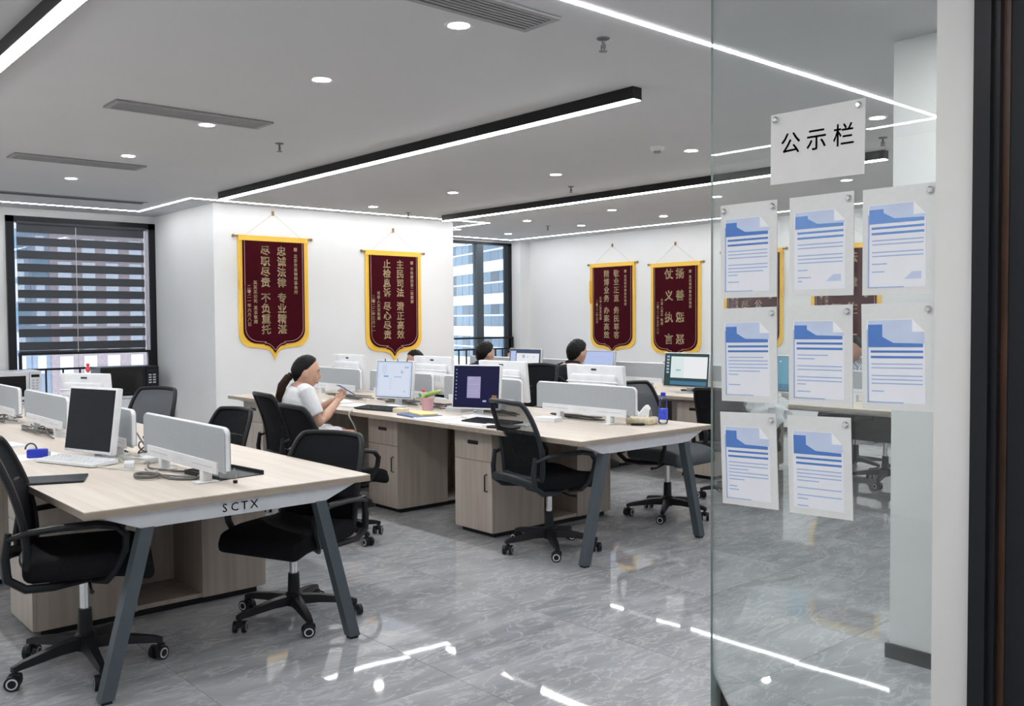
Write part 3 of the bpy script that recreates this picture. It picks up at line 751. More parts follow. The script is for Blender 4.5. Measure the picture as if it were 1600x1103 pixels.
# middle desk, near side (screens towards the camera)
t, pr = monitor('white monitor with a dark blue desktop and a lilac document', 4.25, 5.22, 205, .385, .325, .965, 'plastic_white', 'navy', bez=.013)
pr('document', 'lilac', [(.30, .60, .22, .75)])
pr('text_line', 'grey', [(.33, .43, .69, .71), (.33, .57, .55, .565), (.33, .57, .40, .41), (.33, .57, .33, .34)])
pr('icons', 'lines', [(.04, .065, .90-.09*i, .925-.09*i) for i in range(9)] + [(.66, .74, .13, .17)])
pr('logo', 'orange', [(.86, .97, .15, .30)])
t, pr = monitor('white monitor with a pale blue list page and clips on top', 4.28, 6.32, 196, .385, .315, .97, 'plastic_white', 'ice', bez=.012)
pr('page', 'pale', [(.06, .95, .04, .95)])
pr('text_line', 'lines', [(.14, .28, .88-.045*i, .892-.045*i) for i in range(6)]+[(.38, .44, .5-.07*i, .515-.07*i) for i in range(5)]+[(.80, .92, .82, .87), (.5, .72, .555, .585), (.70, .76, .67, .75), (.8, .85, .14, .18)])
pr('highlight', 'blue', [(.20, .34, .56, .60)])
MB().tube([(.0, -.10, .37), (.0, -.10, .39)], .004).tube([(.0, .13, .37), (.0, .13, .39)], .004).tube([(0, .03, .37), (0, .03, .395)], .003).build('clip', 'plastic_black', t)
# middle desk, far side (backs towards the camera)
monitor('back of a white monitor above the front partition screen of the middle desk', 4.93, 4.66, 0, .56, .33, .955, 'plastic_white', 'off', 'back')
monitor('back of a white monitor behind the dark blue desktop monitor', 4.95, 5.72, 2, .56, .33, .955, 'plastic_white', 'off', 'back')
monitor('back of a white monitor hiding a seated man, beside the cactus', 4.93, 6.64, 0, .56, .34, .965, 'plastic_white', 'off', 'back')
monitor('back of a white monitor next to the woman with the phone', 4.90, 8.02, 0, .56, .34, .95, 'plastic_white', 'off', 'back')
# far desk
t, pr = monitor('grey monitor with a white web page before the tower window', 7.02, 7.75, 184, .50, .32, .97, 'silver', 'bar')
pr('page', 'white', [(.22, .97, .03, .86)]); pr('text_line', 'grey', [(.42, .50, .68, .80), (.42, .54, .42, .44), (.26, .36, .22, .30), (.75, .84, .24, .28), (.58, .62, .7, .74), (.78, .82, .7, .74)])
pr('side_strip', 'sheet', [(.02, .20, .03, .95)])
t, pr = monitor('grey monitor with a pale blue spreadsheet beside the man in black', 7.02, 6.66, 182, .52, .32, .97, 'silver', 'sheet', bez=.012)
pr('cell_line', 'lines', [(.14, .95, .80-.1*i, .81-.1*i) for i in range(8)] + [(.2+.14*i, .207+.14*i, .1, .85) for i in range(6)])
t, pr = monitor('silver monitor with a white document before the fourth banner', 7.02, 5.47, 183, .52, .335, .965, 'silver', 'green')
pr('document', 'mint', [(.14, .98, .24, .92)]); pr('page', 'white', [(.45, .98, .24, .92)]); pr('icons', 'grey', [(.04, .10, .88-.1*i, .94-.1*i) for i in range(6)]); pr('highlight', 'grey', [(.26, .38, .46, .51)]); pr('taskbar', 'tealdark', [(.14, .98, .02, .14)])
t, pr = monitor('monitor with a plain teal screen seen between the notices', 7.02, 4.44, 182, .50, .33, .97, 'silver', 'teal')
pr('taskbar', 'tealdark', [(0, 1, 0, .2)]); pr('icons', 'white', [(.45, .48, .84, .88)])

# ------------------------------------------------------------------ red banners
def banner(label, loc, rz, big, small_r, small_l, W=.90, Hh=1.40, tassels=(), csz=.115):
    """local x to the viewer's right, -y towards the viewer, origin at the middle of the rod"""
    t = thing('red_banner', label, 'banner', loc, rz, 'red velvet award banners')
    def outline(w, b, tip, top):
        pts = [(-w, top), (-w, -b+.12)]
        for i in range(1, 7):
            a = R(90*i/6); pts.append((-w+.17*(1-math.cos(a)), -b+.12-.15*math.sin(a)))
        half = [(-w+.25, -b-.035), (-.13, -b-.045), (-.07, -b-.06), (-.03, -b-.06-.45*(tip-b-.06))]
        pts += half; pts.append((0, -tip))
        pts += [(-x, z) for x, z in reversed(pts[:-1])]
        return pts
    w = W/2-.075; b = Hh-.225
    MB().prism(outline(w+.055, b+.045, Hh, -.01), -.012, -.006, 1).build('fringe', 'golden_fringe', t)
    MB().prism(outline(w, b, Hh-.085, -.045), -.020, -.0125, 1).build('velvet_panel', 'velvet', t)
    q = outline(w-.022, b-.022, Hh-.115, -.05)
    MB().tube([(x, -.0215, z) for x, z in q], .0028, 5).build('piping', 'silver_piping', t)
    MB().box(-w-.05, w+.05, -.024, -.012, -.046, .012).build('heading', 'golden_fringe', t)
    rd = MB().cyl((-W/2-.02, -.012, 0), (W/2+.02, -.012, 0), .010, n=10).build('rod', 'rod_wood', t, True)
    for s in (-1, 1): MB().lathe([(.006, 0), (.016, .008), (.017, .02), (.008, .032)], 12, Matrix.Translation((s*(W/2+.012), -.012, 0)) @ Matrix.Rotation(R(90)*s, 4, 'Y')).build('finial', 'rod_wood', rd, True)
    hz = .27
    MB().tube([(-W*.38, -.012, .01), (0, -.012, hz), (W*.38, -.012, .01)], .0022, 5).build('cord', 'cord_beige', t)
    MB().rbox(-.012, .012, -.02, 0, hz-.02, hz+.03, .004).build('hook', 'rod_wood', t)
    for s in tassels:
        x = s*(w+.045)
        MB().tube([(x, -.024, 0), (x, -.024, -.25)], .004, 5).tube([(x, -.026, -.24), (x, -.028, -.28), (x, -.03, -.45), (x+.01, -.03, -.60)], [.010, .018, .022, .018], 8, flat=.6).build('tassel', 'golden_fringe', t, True)
    m = MB()
    def col(s, x, z0, step, size, each=False):
        z = z0
        for ch in s:
            if ch != ' ':
                mm = MB() if each else m
                put_text(mm, ch, Matrix.Translation((x, -.0208, z)) @ Matrix.Rotation(R(90), 4, 'X') @ Matrix.Scale(size, 4), .035)
                if each: mm.build('character', 'gold_thread', t)
                z -= step
            else: z -= step*.45
    n = max(len(s) for s in big); H2 = b-.22
    for i, s in enumerate(big): col(s, .09-.20*i, -.16, (H2-.06)/max(1, len(s.replace(' ', ''))-1+.45*s.count(' ')), csz, True)
    col(small_r, .27, -.13, .052, .048)
    for i, s in enumerate(small_l): col(s, -.235-.075*i, -.52-.05*i, .052, .048)
    m.build('lettering', 'gold_thread', t)['kind'] = 'stuff'
    return t
banner('red banner with gold fringe on the wall block, nearest the blinded window', (4.955, 9.75, 2.41), 0, ['忠诚法律 专业精湛', '尽职尽责 不负重托'], '赠 北京市某律师事务所', ['某某某公司 某某敬赠', '二零二一年六月八日'], W=.91, tassels=(-1,), Hh=1.40)
banner('red banner on the wall block behind the list-page monitor', (6.595, 9.75, 2.315), 0, ['主民司法 清正高效', '止检息诉 尽心尽责'], '赠 市检察院第二检察部', ['当事人某某敬赠', '二零二二年三月十一'], W=.88, Hh=1.39)
banner('red banner on the right wall above the man in black', (XR, 9.50, 2.295), R(-90), ['敬业正直 务民尊客', '精博业务 办案高效'], '赠 某某律师事务所律师', ['当事人某某敬赠', '二零二二年五月'], W=.95, tassels=(-1, 1), Hh=1.43)
banner('red banner with eight large characters above the silver monitor', (XR, 8.30, 2.24), R(-90), ['扬善惩恶', '仗义执言'], '赠 某某律师事务所律师', ['当事人某某 敬赠', '二零二二年五月八日'], W=.93, Hh=1.43, csz=.155)
banner('red banner half hidden behind the left notices', (XR, 7.02, 2.34), R(-90), ['维护正义 公正廉明', '为民解忧 尽职尽责'], '赠 某某律师事务所律师', ['当事人某某敬赠', '二零二二年五月'], W=.95, tassels=(1,), Hh=1.43)
banner('red banner with large bright letters behind the right notices', (XR, 5.72, 2.33), R(-90), ['法律住头', '人民卫士'], '赠 某某律师事务所律师', ['当事人某某敬赠', '二零二二年五月'], W=.95, Hh=1.43, csz=.15)

# ------------------------------------------------------------------ notices on the glass (faces -x; local x runs to the viewer's right = -Y)
def pin(parent, x, z):
    MB().lathe([(.0105, 0), (.0105, .006), (.007, .010)], 14, Matrix.Translation((x, -.004, z)) @ Matrix.Rotation(R(90), 4, 'X')).build('pin', 'chrome', parent, True)
def notice(label, y, z, rot, spec, pins, w=.228, h=.328):
    t = thing('paper_notice', label, 'notice', (GX-.0065, y, z), 0, 'printed notices in clear sleeves')
    t.rotation_euler = (0, R(-rot), R(-90))
    MB().box(-w/2, w/2, -.003, 0, -h/2, h/2).build('sleeve', 'sleeve_plastic', t)
    L, Rr, T, B = -w/2+.018, w/2-.028, h/2-.050, -h/2+.022
    fold = .038
    pg = MB().prism([(L, B), (Rr, B), (Rr, T-fold), (Rr-fold, T), (L, T)], -.0036, -.0031, 1).build('sheet', 'paper', t)
    MB().prism([(Rr-fold, T), (Rr-fold, T-fold), (Rr, T-fold)], -.0044, -.0037, 1).build('corner_fold', 'paper_fold', pg)
    head, lines, side, deep = spec
    x1 = Rr-.006
    hz = T-.045-head; hc = 'print_blue' if deep else 'print_midblue'; bt = min(T-.006, hz+.030+head)
    MB().prism([(L+.004, T-.002), (Rr-fold-.001, T-.002), (Rr-fold-.001, T-fold-.001), (Rr-.002, T-fold-.001), (Rr-.002, hz+.012), (L+.004, hz+.012)], -.0040, -.0037, 1).build('header_tint', 'print_pale', pg)
    MB().prism([(L+.004, hz), (x1, hz), (x1, hz+.011), (L+.085, hz+.013), (L+.050, hz+.032), (L+.050, bt), (L+.004, bt)], -.0044, -.0041, 1).build('header_print', hc, pg)
    m = MB()
    for i in (0, 1): m.box(L+.012, x1, -.0042, -.0037, hz-.017-.017*i, hz-.010-.017*i)
    m.build('heading_line', hc, pg)
    m = MB(); zz = hz-.050
    for f in lines:
        if f > 0: m.box(L+.014, L+.014+(x1-L-.016)*f, -.0042, -.0037, zz-.0035, zz)
        zz -= .0120
    m.build('text_line', 'print_line', pg)
    if side: MB().box(L, L+.005, -.0042, -.0037, B, T-.03).box(L, L+.115*side, -.0042, -.0037, B, B+.003).build('border_print', 'print_line', pg)
    if not deep: MB().prism([(.02, B+.025), (x1-.008, B+.025), (x1-.008, B+.047), (.045, B+.047)], -.0042, -.0037, 1).build('stamp_print', 'print_pale', pg)
    for s in pins: pin(t, s*(w/2-.016), h/2-.022)
    return t
F = 1.0
notice('top left notice, upper row of papers on the glass', 1.871, 1.687, 0, (.018, [F, F, F, .0, F, F, .9, .25, 0, .28], 1, True), (-1, 1))
notice('top middle notice, with a pale header, under the sign', 1.595, 1.686, 0, (.012, [F, F, 0, F, F, F, 0, .22, 0, .3, .1], 0, False), (1,))
notice('top right notice beside the white jamb', 1.337, 1.684, 0, (.014, [F, F, 0, F, F, 0, .3, 0, .25], 1, False), (1,))
notice('left notice in the middle row, above the chair with the bag', 1.869, 1.324, 1.2, (.026, [.9, F, F, F, .8, .25, 0, 0, .3], 1, True), (1,))
notice('centre notice in the middle row of papers', 1.596, 1.328, .5, (.016, [.7, .4, 0, F, F, 0, F, F, .2, 0, .3], 1, True), (1,))
notice('right notice in the middle row beside the white jamb', 1.337, 1.331, 1.0, (.040, [F, F, 0, F, F, F, 0, .25], 1, True), (1,))
notice('bottom left notice of the two in the lowest row', 1.867, .958, 2.1, (.030, [F, F, .5, F, F, .4, 0, .2, .25], .9, True), (1,))
notice('bottom right notice of the two in the lowest row', 1.596, .965, 1.8, (.032, [F, F, F, .5, 0, F, 0, F, .25, 0, .25], 0, True), (1,))
sg = thing('notice_sign', 'white sign with three large black characters on the glass', 'sign', (GX-.0065, 1.614, 2.017))
sg.rotation_euler = (0, R(.4), R(-90))
MB().box(-.168, .168, -.003, 0, -.117, .117).build('sheet', 'sign_paper', sg)
for i, ch in enumerate('公示栏'):
    m = MB(); put_text(m, ch, Matrix.Translation((-.093+i*.095, -.0034, .008)) @ Matrix.Rotation(R(90), 4, 'X') @ Matrix.Scale(.076, 4), .012)
    m.build('character', 'black_ink', sg)
pin(sg, -.148, .098); pin(sg, .148, .098)

# ------------------------------------------------------------------ kitchen corner under the blinded window
kc = thing('kitchen_cabinet', 'low white cabinet under the blinded window carrying the microwaves', 'cabinet', (1.3, 10.90, 0))
MB().box(0, 2.92, .02, .50, .05, .585).box(.03, 2.9, .06, .48, 0, .05).build('carcass', 'plastic_white', kc)
MB().box(-.005, 2.93, -.01, .505, .585, .605).build('worktop', 'white_steel', kc)
for i in range(4):
    x = .02+i*.73
    d = MB().box(x, x+.70, 0, .019, .40, .575).build('drawer', 'plastic_white', kc)
    MB().box(x+.27, x+.43, -.006, .001, .475, .490).build('handle', 'plastic_black', d)
    d = MB().box(x, x+.70, 0, .019, .06, .392).build('door', 'plastic_white', kc)
    MB().box(x+.60, x+.615, -.006, .001, .22, .36).build('handle', 'plastic_black', d)
def microwave(label, x, y, z, W, H, body, panel):
    t = thing('microwave', label, 'microwave', (x, y, z)); D = .37
    MB().rbox(0, W, 0, D, .012, H, .008).build('body', body, t)
    for fx in (.05, W-.05): MB().cyl((fx, .05, 0), (fx, .05, .013), .015).build('foot', 'plastic_black', t)
    d = MB().rbox(.008, W*.76, -.022, -.001, .02, H-.01, .005).build('door', body, t)
    MB().rbox(.03, W*.70, -.026, -.021, .055, H-.05, .004).build('door_window', 'microwave_glass', d)
    p = MB().rbox(W*.77, W-.006, -.02, -.001, .02, H-.01, .004).build('control_panel', panel, t)
    MB().box(W*.80, W*.95, -.022, -.019, H-.07, H-.04).build('display', 'microwave_glass', p)
    for r in range(4):
        for c in range(2): MB().box(W*.81+c*W*.075, W*.86+c*W*.075, -.0225, -.0195, H-.11-r*.03, H-.094-r*.03).build('button', 'plastic_dim', p)
    MB().lathe([(.026, 0), (.024, .016)], 16, Matrix.Translation((W*.88, -.02, .05)) @ Matrix.Rotation(R(90), 4, 'X')).build('knob', 'silver', p, True)
microwave('white microwave on the low cabinet at the left edge', 2.27, 11.0, .605, .54, .33, 'plastic_white', 'plastic_white')
microwave('black microwave on the low cabinet in the corner', 3.43, 11.0, .605, .66, .335, 'plastic_black', 'plastic_black')
od = thing('desk_ornament', 'tiny red ornament on top of the white monitor back', 'ornament', (1.985, 6.63, 1.1125))
MB().ball((0, 0, .022), .016, .016, .022).build('body', 'red', od, True); MB().ball((0, 0, .053), .012).build('head', 'red', od, True)

# ------------------------------------------------------------------ clutter: near desk
def slab(name, label, cat, x, y, z, w, d, h, deg, mat, r=.002, extra=None):
    t = MB().rbox(-w/2, w/2, -d/2, d/2, 0, h, r).build(name, mat, None, False, (x, y, z), R(deg))
    return tag(t, label, cat)
def keyboard(label, x, y, deg, mat):
    t = thing('keyboard', label, 'keyboard', (x, y, TZ), R(deg))
    MB().prism([(-.075, .004), (.075, .004), (.075, .016), (-.075, .026)], -.22, .22, 1).build('body', mat, t)
    keys = MB()
    for r in range(5):
        for c in range(14):
            zz = .0255-(.010)*(r+.6)/5.4
            keys.box(-.062+r*.024, -.062+r*.024+.019, -.205+c*.0295, -.205+c*.0295+.025, zz-.003, zz+.004)
    k = keys.build('keys', mat, t); k['kind'] = 'stuff'
    MB().box(-.07, .07, -.20, .20, 0, .0045).build('foot', 'plastic_black', t)
    return t
keyboard('white keyboard before the blank dark monitor', 1.40, 4.90, 20+180, 'plastic_white')
keyboard('black keyboard under the dark blue desktop monitor', 4.02, 4.78, 185, 'plastic_black')
keyboard('dark keyboard under the list-page monitor', 4.02, 6.15, 190, 'plastic_slate')
slab('tablet', 'black tablet lying at the left edge of the near desk', 'tablet', 1.165, 4.42, TZ, .20, .27, .011, 68, 'plastic_slate', .004)
slab('paper_sheet', 'white paper sheet under the blue tape dispenser', 'paper', 1.30, 5.30, TZ, .30, .21, .0012, 12, 'paper', .0004)
slab('paper_sheet', 'white paper stack at the left edge of the near desk', 'paper', 1.22, 5.85, TZ, .30, .21, .012, 5, 'paper', .0004)
bt = thing('tape_dispenser', 'small blue desk tape dispenser on the near desk', 'tape dispenser', (1.31, 5.24, TZ+.0014), R(-20))
MB().rbox(-.05, .05, -.022, .022, 0, .045, .008).build('body', 'blue_plastic', bt, True)
MB().tube([(-.03+.026*math.cos(a*R(15)), 0, .045+.03*math.sin(a*R(15))) for a in range(13)], .005, 6).build('hoop', 'phone_blue', bt, True)
MB().rbox(.05, .062, -.016, .016, .004, .03, .002).build('cutter', 'plastic_dim', bt)
rt = thing('network_box', 'flat white network box behind the near partition screen', 'network box', (1.72, 4.72, TZ), R(78))
MB().rbox(-.10, .10, -.06, .06, 0, .028, .006).build('body', 'plastic_white', rt, True); MB().box(-.08, .06, -.0605, -.0595, .008, .02).build('port_strip', 'plastic_dim', rt)
pb = thing('power_adapter', 'white power adapter beside the white keyboard', 'power adapter', (1.545, 4.56, TZ), R(70))
MB().rbox(-.05, .05, -.024, .024, 0, .03, .006).build('body', 'plastic_white', pb, True); MB().cyl((.05, 0, .015), (.07, 0, .014), .006, .003).build('cable_collar', 'plastic_white', pb, True)
pd = thing('document_tray', 'black flat tray under the near partition screen', 'tray', (1.80, 4.06, TZ), R(6))
MB().box(-.115, .115, -.15, .15, 0, .004).box(-.115, -.110, -.15, .15, .004, .02).box(.110, .115, -.15, .15, .004, .02).box(-.11, .11, .145, .15, .004, .02).build('tray_body', 'plastic_slate', pd)
cb = tag(MB().rbox(-.008, .008, -.008, .008, 0, .013, .002).build('rubber_cap', 'plastic_black', None, False, (1.735, 3.80, TZ)), 'tiny black rubber cap near the desk end', 'cap')
def cable(label, pts, r, mat, sub=6):
    P = [Vector(p) for p in pts]; out = []
    for i in range(len(P)-1):
        p0 = P[max(0, i-1)]; p1 = P[i]; p2 = P[i+1]; p3 = P[min(len(P)-1, i+2)]
        for j in range(sub):
            t = j/sub
            out.append(.5*((2*p1)+(p2-p0)*t+(2*p0-5*p1+4*p2-p3)*t*t+(3*p1-p0-3*p2+p3)*t**3))
    out.append(P[-1])
    return tag(MB().tube(out, r, 6).build('cable', mat, None, True), label, 'cable', 'desk cables')
z = TZ+.0075
coil = [(1.50+.045*math.cos(a*R(30)), 4.21+.075*math.sin(a*R(30)), z+.0012*a*.3) for a in range(0, 25)]
cable('dark grey coiled cable lying in front of the near partition screen', coil + [(1.56, 4.08, z), (1.62, 4.00, z), (1.66, 4.02, z), (1.70, 4.10, z)], .0065, 'cable_grey', 3)
cable('dark cable running from the network box to the black tray', [(1.66, 4.62, z), (1.60, 4.45, z), (1.63, 4.32, z), (1.68, 4.22, z), (1.70, 4.15, z+.012), (1.72, 4.08, z+.014)], .005, 'cable_grey')
cable('thin grey cable arching behind the near partition post', [(1.57, 4.42, z), (1.55, 4.28, z), (1.60, 4.12, z), (1.68, 3.98, z), (1.76, 3.88, z), (1.80, 3.93, z), (1.83, 4.02, z+.02)], .0035, 'cable_grey')
cable('white cable lying before the white keyboard', [(1.53, 4.52, z), (1.46, 4.60, z), (1.42, 4.70, z), (1.45, 4.62, z-.002), (1.52, 4.42, z), (1.56, 4.30, z)], .0035, 'cable_white')
def heap(label, x, y, n, wx, wy, mat='cable_grey', r=.004, h=.03):
    pts = []
    for k in range(n):
        a = k*2.1+random.uniform(-.5, .5)
        pts.append((x+wx*math.cos(a)*random.uniform(.4, 1), y+wy*math.sin(a*.83)*random.uniform(.5, 1), TZ+r+.001+random.uniform(0, h)*(1 if 0 < k < n-1 else 0)))
    return cable(label, pts, r, mat, 6)
heap('tangled grey cables behind the blank dark monitor', 1.74, 4.86, 16, .04, .16, h=.12)
heap('white cable tangle behind the blank dark monitor', 1.60, 4.72, 9, .05, .14, 'cable_white', .003, .03)
heap('cable tangle under the second partition screen of the near desk', 1.66, 5.3, 14, .07, .36, h=.03)
heap('cable tangle under the third partition screen of the near desk', 1.62, 6.4, 18, .08, .40, h=.04)
heap('cable tangle under the fourth partition screen of the near desk', 1.62, 7.45, 18, .08, .40, h=.04)

# ------------------------------------------------------------------ clutter: middle desk
wb = thing('water_bottle', 'clear water bottle with blue cap and label on the middle desk', 'bottle', (4.84, 3.97, TZ))
MB().lathe([(.024, 0), (.031, .006), (.031, .05), (.029, .055), (.031, .06), (.031, .13), (.027, .155), (.014, .180), (.0135, .19)], 20).build('body', 'bottle_clear', wb, True)
MB().lathe([(.0316, .030), (.0318, .031), (.0318, .100), (.0316, .101)], 20).build('label_wrap', 'bottle_label', wb, True)
MB().lathe([(.0165, .186), (.017, .188), (.017, .206), (.015, .210)], 18).build('cap', 'blue_plastic', wb, True)
tb = thing('tissue_pack', 'cream tissue pack with a white tissue beside the water bottle', 'tissue pack', (4.73, 4.06, TZ), R(20))
MB().rbox(-.06, .06, -.10, .10, 0, .05, .018, 3).build('pack', 'tissue_box', tb, True)
MB().grid(lambda a, b: Vector(((a-.5)*.07+.012*math.sin(b*9), (b-.5)*.12, .045+.085*math.sin(math.pi*a)**.5*(.7+.3*math.sin(b*7)))), 12, 12).build('tissue', 'tissue', tb, True)
slab('marker_pen', 'short black object before the tissue pack', 'pen', 4.64, 4.02, TZ, .014, .09, .014, 40, 'plastic_black', .005)
slab('paper_sheet', 'white card leaning low under the front partition screen of the middle desk', 'paper', 4.40, 4.62, TZ, .10, .16, .03, 12, 'paper', .002)
pt = thing('potted_cactus', 'green cactus in a pink pot beside the list-page monitor', 'potted plant', (4.27, 5.86, TZ), R(20))
MB().lathe([(.040, 0), (.052, .085), (.056, .09), (.056, .10), (.050, .10), (.046, .09)], 20).build('pot', 'pink_pot', pt, True)
MB().lathe([(.046, .088), (.046, .093), (.01, .096)], 14).build('soil', 'soil', pt)
MB().tube([(-.03, .03, .095), (-.01, .01, .118), (.03, -.04, .135), (.06, -.085, .150)], [.012, .018, .019, .010], 10).build('cactus_stem', 'cactus_green', pt, True)
MB().tube([(0, .05, .09), (.0, .065, .115), (0, .075, .13)], [.010, .014, .006], 8).tube([(-.02, .0, .09), (-.03, -.01, .12)], [.01, .006], 8).build('cactus_shoot', 'leaf_green', pt, True)
MB().ball((.0, .035, .155), .014).build('flower', 'red', pt, True)
slab('note_pad', 'yellow note pad beside the pink pot', 'note pad', 4.00, 5.55, TZ+.0122, .13, .26, .012, -12, 'yellow_paper', .002)
slab('folder', 'dark blue folder under the yellow note pad', 'folder', 3.97, 5.55, TZ, .21, .33, .012, -8, 'folder_blue', .003)
for i, (x, y, dg, lab) in enumerate(((3.95, 5.12, -15, 'white paper sheet with grey print near the dark blue desktop monitor'), (3.93, 4.86, 8, 'white paper sheet at the desk edge behind the mesh chair'), (3.96, 5.32, 25, 'white paper sheet half under the dark blue folder'), (4.12, 4.98, -30, 'white paper sheet under the dark blue desktop monitor'), (4.02, 4.60, 18, 'white paper sheet beside the black keyboard'), (4.05, 6.48, 10, 'white papers at the elbow of the woman with the phone'), (4.10, 6.95, -20, 'white papers before the farthest partition screen'))):
    slab('paper_sheet', lab, 'paper', x, y, TZ, .21, .30, .004+.002*i, dg, 'paper', .0006)
slab('notebook', 'black notebook at the edge behind the mesh chair', 'notebook', 3.93, 4.53, TZ, .15, .21, .014, 12, 'plastic_black', .003)
slab('tape_roll_box', 'small white and yellow box before the list-page monitor', 'box', 4.02, 5.86, TZ, .08, .10, .035, 20, 'tissue_box', .004)
ph = thing('desk_phone', 'white desk telephone between pink pot and dark blue monitor', 'telephone', (4.40, 5.62, TZ), R(10))
MB().prism([(-.07, 0), (.08, 0), (.08, .075), (-.07, .03)], -.08, .08, 1).build('body', 'plastic_dim', ph)
MB().rbox(.0, .05, -.085, -.035, .062, .09, .012).build('handset', 'plastic_white', ph, True); MB().box(-.05, .02, -.01, .06, .047, .052).build('keypad', 'plastic_slate', ph)
heap('cable tangle behind the front partition screen of the middle desk', 4.66, 4.6, 12, .05, .28, h=.02)
heap('cable tangle behind the dark blue desktop monitor', 4.45, 5.3, 18, .08, .30, h=.04, r=.005)
heap('cable tangle between pink pot and telephone', 4.42, 5.95, 14, .08, .22, h=.04, r=.005)
heap('cable tangle behind the list-page monitor', 4.45, 6.5, 18, .08, .30, h=.04, r=.005)
heap('cable tangle before the farthest partition screen', 4.42, 7.3, 18, .08, .40, h=.04, r=.005)
heap('cable tangle along the far desk beside the silver monitor', 7.15, 5.2, 16, .05, .5, h=.04, r=.006)
cable('white cable hanging down beside the second pedestal of the middle desk', [(3.80, 6.20, TZ+.01), (3.775, 6.21, .72), (3.84, 6.22, .60), (3.86, 6.23, .40), (3.86, 6.24, .05)], .007, 'cable_white')
for i, (x, y, lab) in enumerate(((6.95, 4.95, 'white paper stack at the front of the far desk behind glass'), (6.93, 3.95, 'white paper stack on the front corner of the far desk'), (6.95, 6.05, 'white papers before the silver monitor'))):
    slab('paper_sheet', lab, 'paper', x, y, TZ, .21, .30, .02, 5+9*i, 'paper', .001)
bg_ = thing('plastic_bag', 'crumpled white bag hung over a black chair behind the notices', 'bag', (6.20, 4.06, .74), R(10))
def bagf(a, b):
    u = a*2*math.pi; r = .04+.085*math.sin(math.pi*min(1, b*.8+.15))
    k = 1+.22*math.sin(5*u+9*b)*math.sin(3*u-7*b)+.12*math.sin(9*u+4*b)
    return Vector((r*.55*math.cos(u)*k, r*1.35*math.sin(u)*k, .09-.22*b+.02*math.sin(4*u)))
MB().grid(bagf, 26, 14).build('bag_body', 'bag_white', bg_, True)
MB().tube([(0, -.07, .08), (-.03, -.03, .14), (-.03, .03, .14), (0, .07, .08)], .006).build('bag_handle', 'bag_white', bg_, True)
from mathutils import noise

# ------------------------------------------------------------------ people
def fuse(mb, mats, voxel, it=5):
    me = mb.mesh('tmp', mats); o = bpy.data.objects.new('tmp', me); COL.objects.link(o)
    r = o.modifiers.new('r', 'REMESH'); r.mode = 'VOXEL'; r.voxel_size = voxel
    s = o.modifiers.new('s', 'SMOOTH'); s.factor = .5; s.iterations = it
    dg = bpy.context.evaluated_depsgraph_get(); dg.update()
    out = bpy.data.meshes.new_from_object(o.evaluated_get(dg))
    bpy.data.objects.remove(o)
    out.materials.clear()
    for m in mats: out.materials.append(MATS[m])
    out.polygons.foreach_set('use_smooth', [True]*len(out.polygons))
    out.polygons.foreach_set('material_index', [0]*len(out.polygons)); out.update()
    return out
G = lambda v, s: math.exp(-(v/s)**2)
def head_point(d):
    x, y, z = d.x*.098, d.y*.076, d.z*.118
    if z < 0:
        k = -z/.118; y *= 1-.28*k**1.4
        x = x*(1-.38*k) if x < 0 else x+.004*k
    if x > .05: x = .05+(x-.05)*.86
    if d.x > 0:
        ay = abs(y)
        x += .024*G(y, .011)*G(z+.014, .020)+.010*G(y, .009)*G(z-.014, .020)
        x -= .008*G(ay-.032, .014)*G(z-.008, .012)
        x += .008*G(y, .020)*G(z+.057, .010)+.008*G(y, .022)*G(z+.095, .015)+.005*G(ay-.03, .02)*G(z-.03, .010)
    return Vector((x, y, z))
def dirs(a, b):
    th = math.pi*b; ph = 2*math.pi*a
    return Vector((math.sin(th)*math.cos(ph), math.sin(th)*math.sin(ph), math.cos(th)))
def closed_grid(mb, fn, nu, nv, M):
    vs = [M @ fn(dirs(0, 0))]; fs = []
    for j in range(1, nv):
        for i in range(nu): vs.append(M @ fn(dirs(i/nu, j/nv)))
    vs.append(M @ fn(dirs(0, 1))); L = len(vs)-1
    for i in range(nu):
        i2 = (i+1) % nu
        fs.append((0, 1+i, 1+i2)); fs.append((L, 1+(nv-2)*nu+i2, 1+(nv-2)*nu+i))
        for j in range(nv-2): fs.append((1+j*nu+i, 1+(j+1)*nu+i, 1+(j+1)*nu+i2, 1+j*nu+i2))
    mb.add(vs, fs)
